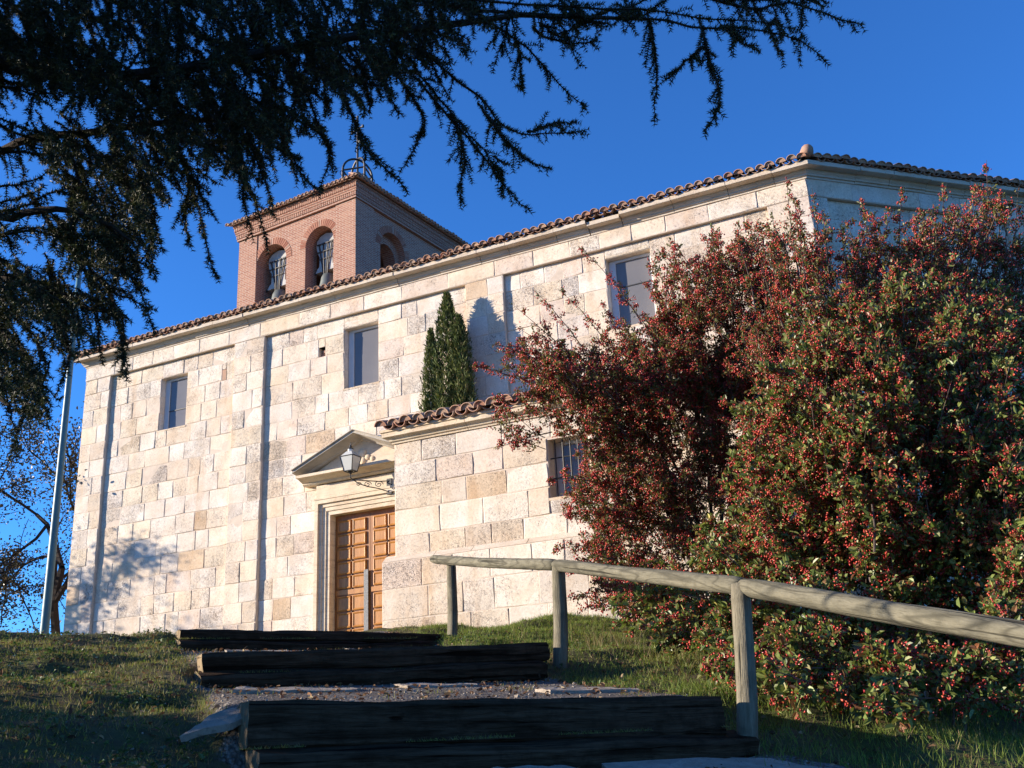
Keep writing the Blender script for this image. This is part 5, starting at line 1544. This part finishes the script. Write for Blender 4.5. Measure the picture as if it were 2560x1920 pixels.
# ------------------------------------------------------------------ deciduous trees at the far corner
def broad_tree(name, label, base, H, R, seed, nleaf, group, lsz=.07, pal=None, spread=.62):
    rs = np.random.default_rng(seed)
    root = empty(name, tuple(base)); tag(root, label, 'tree', group)
    tr = MB(); tips_ = []
    def grow(p, d, l, r, lev):
        pts = [p]; q = p.copy(); dd = d.copy()
        for k in range(4):
            dd = dd + rs.normal(0, .16, 3) + np.array([0, 0, .04]); dd = dd/np.linalg.norm(dd)
            q = q + dd*l/4; pts.append(q.copy())
        tr.tube([tuple(v) for v in pts], [r*(1-.4*k/4) for k in range(5)], 6 if lev < 2 else 4, cap=False)
        if lev >= 2: tips_.extend(pts[1:])
        if lev == 4: return
        for k in range(3 if lev < 3 else 4):
            nd = dd + rs.normal(0, spread, 3); nd[2] += .12; nd = nd/np.linalg.norm(nd)
            st = pts[rs.integers(2, 5)]
            grow(np.array(st), nd, l*rs.uniform(.62, .82), r*.55, lev+1)
    grow(np.array([0, 0, -.2]), np.array([.02, 0, 1.0]), H*.30, R, 0)
    tr.build('trunk', BARK, root)
    tips_ = np.array(tips_)
    pos = tips_[rs.integers(0, len(tips_), nleaf)] + rs.normal(0, .16, (nleaf, 3))
    V, T = leaf_arrays(pos, rvec(nleaf), rvec(nleaf), rng.uniform(.7, 1.3, nleaf)*lsz, rng.uniform(.5, .8, nleaf)*lsz)
    pal = pal or [(.050,.045,.034,3),(.040,.042,.034,3),(.075,.055,.038,1.5)]
    o = link_mesh('crown', np_mesh('crown', V, T, jitter_cols(pal, nleaf, 4)), LEAF, root); tag(o, kind='stuff')
TG = 'autumn trees beyond the church corner'
b = at(165, 1560, 25.5); broad_tree('autumn_tree', 'half bare autumn tree with dark limbs behind the pole', (b[0], b[1], 1.4), 11.2, .14, 5, 9500, TG, .07)
b = at(-150, 1560, 25.0); broad_tree('autumn_tree', 'half bare autumn tree behind the pole, partly outside the view', (b[0], b[1], 1.4), 10.5, .13, 8, 7000, TG, .07)
b = at(60, 1600, 52); broad_tree('autumn_tree', 'distant thin grey tree low behind the pole', (b[0], b[1], 1.2), 7.5, .13, 21, 2600, TG, .10, [(.15,.12,.10,1),(.11,.10,.09,1)])
b = at(-60, 1600, 60); broad_tree('autumn_tree', 'distant grey tree at the edge of the hill', (b[0], b[1], 1.2), 8.0, .13, 33, 2600, TG, .10, [(.15,.12,.10,1),(.11,.10,.09,1)])
broad_tree('autumn_tree', 'bare tree outside the view shading the nave wall', (-16.0, 20.4, 1.4), 7.4, .20, 12, 6000, TG, .09)

# ------------------------------------------------------------------ grass, weeds, fallen leaves, pebbles
def scatter(n, x0, x1, y0, y1):
    x = rng.uniform(x0, x1, n); y = rng.uniform(y0, y1, n)
    m, p, q = path_mask(x, y)
    tuft = np.sin(x*5.3+1.9*np.sin(y*3.1))*np.sin(y*6.7+1.3*np.sin(x*4.1))
    keep = (rng.uniform(0, 1, n) > m*np.where(tuft > .45, .80, 1.12))
    return x[keep], y[keep]
def blades(x, y, h0, h1, w, pal, lean=.45, patch=True):
    if patch:
        pn = np.sin(x*1.7+2*np.sin(y*1.3))*np.sin(y*2.1+1.7*np.sin(x*1.1)) + .6*np.sin(x*4.3+y*2.9)*np.sin(y*5.1-x*1.7)
        k = rng.uniform(-1.0, 1.0, len(x)) < pn + .55
        x, y = x[k], y[k]
    n = len(x); z = hgt(x, y)
    b = np.stack([x, y, z-.005], 1); h = rng.uniform(h0, h1, n)[:, None]
    a = rng.uniform(0, 2*math.pi, n); wv = np.stack([np.cos(a), np.sin(a), 0*a], 1)*w
    ld = np.stack([rng.normal(0, lean, n), rng.normal(0, lean, n), np.ones(n)], 1); ld = unit(ld)
    bend = np.stack([rng.normal(0, lean, n), rng.normal(0, lean, n), -.15*np.ones(n)], 1)
    mid = b + ld*h*.55; tip = b + ld*h + bend*h*.35
    V = np.stack([b-wv, b+wv, tip], 1).reshape(-1, 3)
    T = np.arange(n*3).reshape(-1, 3)
    return V, T, jitter_cols(pal, n, 1)
GP = [(.18,.195,.05,4),(.22,.23,.062,3),(.12,.135,.04,2),(.29,.225,.11,3),(.20,.14,.075,1)]
GPY = [(.15,.21,.04,4),(.20,.265,.05,3),(.10,.14,.03,2),(.26,.22,.10,.6)]
sets = []
x, y = scatter(95000, -6.0, 1.2, 3.4, 8.2); sets.append(blades(x, y, .015, .055, .0028, GP))
x, y = scatter(70000, -6.5, 2.5, 8.0, 13.0); sets.append(blades(x, y, .018, .055, .0038, GP))
x, y = scatter(42000, -1.2, 3.2, 9.6, 13.6); sets.append(blades(x, y, .03, .075, .0034, GPY, patch=False))
x, y = scatter(26000, .9, 4.2, 3.6, 7.6); sets.append(blades(x, y, .03, .11, .0026, GPY, patch=False))
x, y = scatter(11000, .3, 3.0, 7.0, 10.5); sets.append(blades(x, y, .03, .10, .003, GPY))
for i, (p, q, top) in enumerate(TIER):                    # blades rooted on the ledges of the lower beams
    hu, hl = SHH[i]; n = 1500
    qq = q + rng.uniform(-.05, SL, n); qq = qq[np.sin(qq*7+i)+.6*np.sin(qq*17) > -.2]; n = len(qq)
    pp_ = p + .125 - [.11, .11, .09][i] - .125 + rng.uniform(.01, .10, n)
    x = E_[0]*qq + M_[0]*pp_; y = E_[1]*qq + M_[1]*pp_
    v, t, c = blades(x, y, .006, .028, .0022, GP, .7, False)
    dz = (top-hu+.004) - hgt(x, y); v[:, 2] += np.repeat(dz, 3); sets.append((v, t, c))
V = []; T = []; C_ = []; nb_ = 0
for v, t, c in sets: V.append(v); T.append(t+nb_); C_.append(c); nb_ += len(v)
o = link_mesh('grass', np_mesh('grass', np.concatenate(V), np.concatenate(T), np.concatenate(C_)), GRASSB); tag(o, 'short green grass and moss over the hillside beside the steps', 'grass', kind='stuff')
# dry tufts at the foot of the bushes
V = []; T = []; C_ = []; nb_ = 0
for (px, py, Yt, n, h) in ((1530,1590,9.9,170,.36),(1490,1560,10.4,90,.3),(1760,1640,8.6,150,.30),(1830,1680,8.0,110,.26),(2000,1760,6.9,90,.22),(1660,1620,9.2,120,.30),(1300,1585,10.8,40,.28),(1960,1720,7.2,80,.3),(2400,1800,6.2,60,.2)):
    c = at(px, py, Yt)
    v, t, cc_ = blades(c[0]+rng.normal(0, .16, n), c[1]+rng.normal(0, .16, n), h*.4, h, .0022, [(.26,.20,.10,3),(.20,.17,.08,2),(.14,.15,.05,2)], .35, False)
    V.append(v); T.append(t+nb_); C_.append(cc_); nb_ += len(v)
o = link_mesh('dry_grass', np_mesh('dry_grass', np.concatenate(V), np.concatenate(T), np.concatenate(C_)), GRASSB); tag(o, 'straw coloured dry grass tufts at the foot of the bushes', 'dry grass', kind='stuff')
# low weeds with round leaves
n = 9000
cx = rng.uniform(-5.5, 0.8, 150); cy = rng.uniform(4.0, 11.5, 150); k = rng.integers(0, 150, n)
x = cx[k]+rng.normal(0, .16, n); y = cy[k]+rng.normal(0, .16, n); mk, _, _ = path_mask(x, y); kp = mk < .35; x, y = x[kp], y[kp]; n = len(x)
pos = np.stack([x, y, hgt(x, y)+rng.uniform(.005, .03, n)], 1)
dv = np.stack([rng.normal(0, 1, n), rng.normal(0, 1, n), rng.uniform(.1, .7, n)], 1)
V, T = leaf_arrays(pos, dv, np.tile([0, 0, 1.0], (n, 1)) + rng.normal(0, .3, (n, 3)), rng.uniform(.018, .040, n), rng.uniform(.014, .028, n))
o = link_mesh('clover', np_mesh('clover', V, T, jitter_cols([(.07,.12,.035,3),(.10,.15,.05,2),(.05,.09,.04,2)], n, 4)), LEAF); tag(o, 'patches of small round leaved weeds in the short grass', 'weeds', kind='stuff')
# fallen leaves
n = 3600
x = rng.uniform(-5, 2.4, n); y = rng.uniform(4.0, 11.8, n)
pos = np.stack([x, y, hgt(x, y)+rng.uniform(.008, .02, n)], 1)
V, T = leaf_arrays(pos, np.stack([rng.normal(0, 1, n), rng.normal(0, 1, n), rng.normal(0, .25, n)], 1), np.tile([0, 0, 1.0], (n, 1)) + rng.normal(0, .45, (n, 3)), rng.uniform(.02, .05, n), rng.uniform(.014, .03, n))
o = link_mesh('fallen_leaves', np_mesh('fallen_leaves', V, T, jitter_cols([(.16,.09,.05,3),(.24,.15,.08,2),(.34,.25,.16,1),(.10,.06,.04,2)], n, 4)), DRY); tag(o, 'brown fallen leaves scattered over grass and gravel', 'leaves', kind='stuff')
# loose gravel and chips
n = 3000
x = rng.uniform(-4.2, 1.8, n); y = rng.uniform(4.2, 11.5, n); mk, _, _ = path_mask(x, y); kp = rng.uniform(0, 1, n) < mk*.9 + .06; x, y = x[kp], y[kp]; n = len(x)
V, T = berry_arrays(np.stack([x, y, hgt(x, y)+.002], 1), rng.uniform(.003, .010, n)*np.where(rng.uniform(0, 1, n) < .04, 2.2, 1))
V[:, 2] = V[:, 2]
o = link_mesh('gravel', np_mesh('gravel', V, T, None), SLAB); tag(o, 'grey gravel and stone chips on the path treads', 'gravel', kind='stuff')
# low shrubs added outside the picture on the left to keep the lowest step in shade
for (bx, by, rx, ry, h, lb) in ((-4.7, 3.4, .8, .9, 1.55, 'unseen rounded shrub added to shade the lowest step, nearer the cedar trunk'), (-4.9, 4.8, .8, .9, 1.15, 'unseen rounded shrub added to shade the lowest step, farther from the cedar trunk')):
    n = 9000; v = rvec(n); v[:, 2] = np.abs(v[:, 2]); r = rng.uniform(.35, 1, (n, 1))**.5
    z0 = gz(bx, by); root = empty('shade_shrub', (bx, by, z0)); tag(root, lb, 'shrub', 'unseen shrubs added to shade the lowest step')
    V, T = leaf_arrays(v*r*np.array([rx, ry, h]), unit(v + rvec(n)*.6), rvec(n), rng.uniform(.04, .07, n), rng.uniform(.02, .035, n))
    tag(link_mesh('foliage', np_mesh('foliage', V, T, jitter_cols(PAL_B, n, 4)), LEAF, root), kind='stuff')
    st = MB()
    for k in range(5): st.tube([(0, 0, -.1), (v[k, 0]*rx*.7, v[k, 1]*ry*.7, v[k, 2]*h*.8)], [.03, .01], 5)
    st.build('stems', TWIG, root)
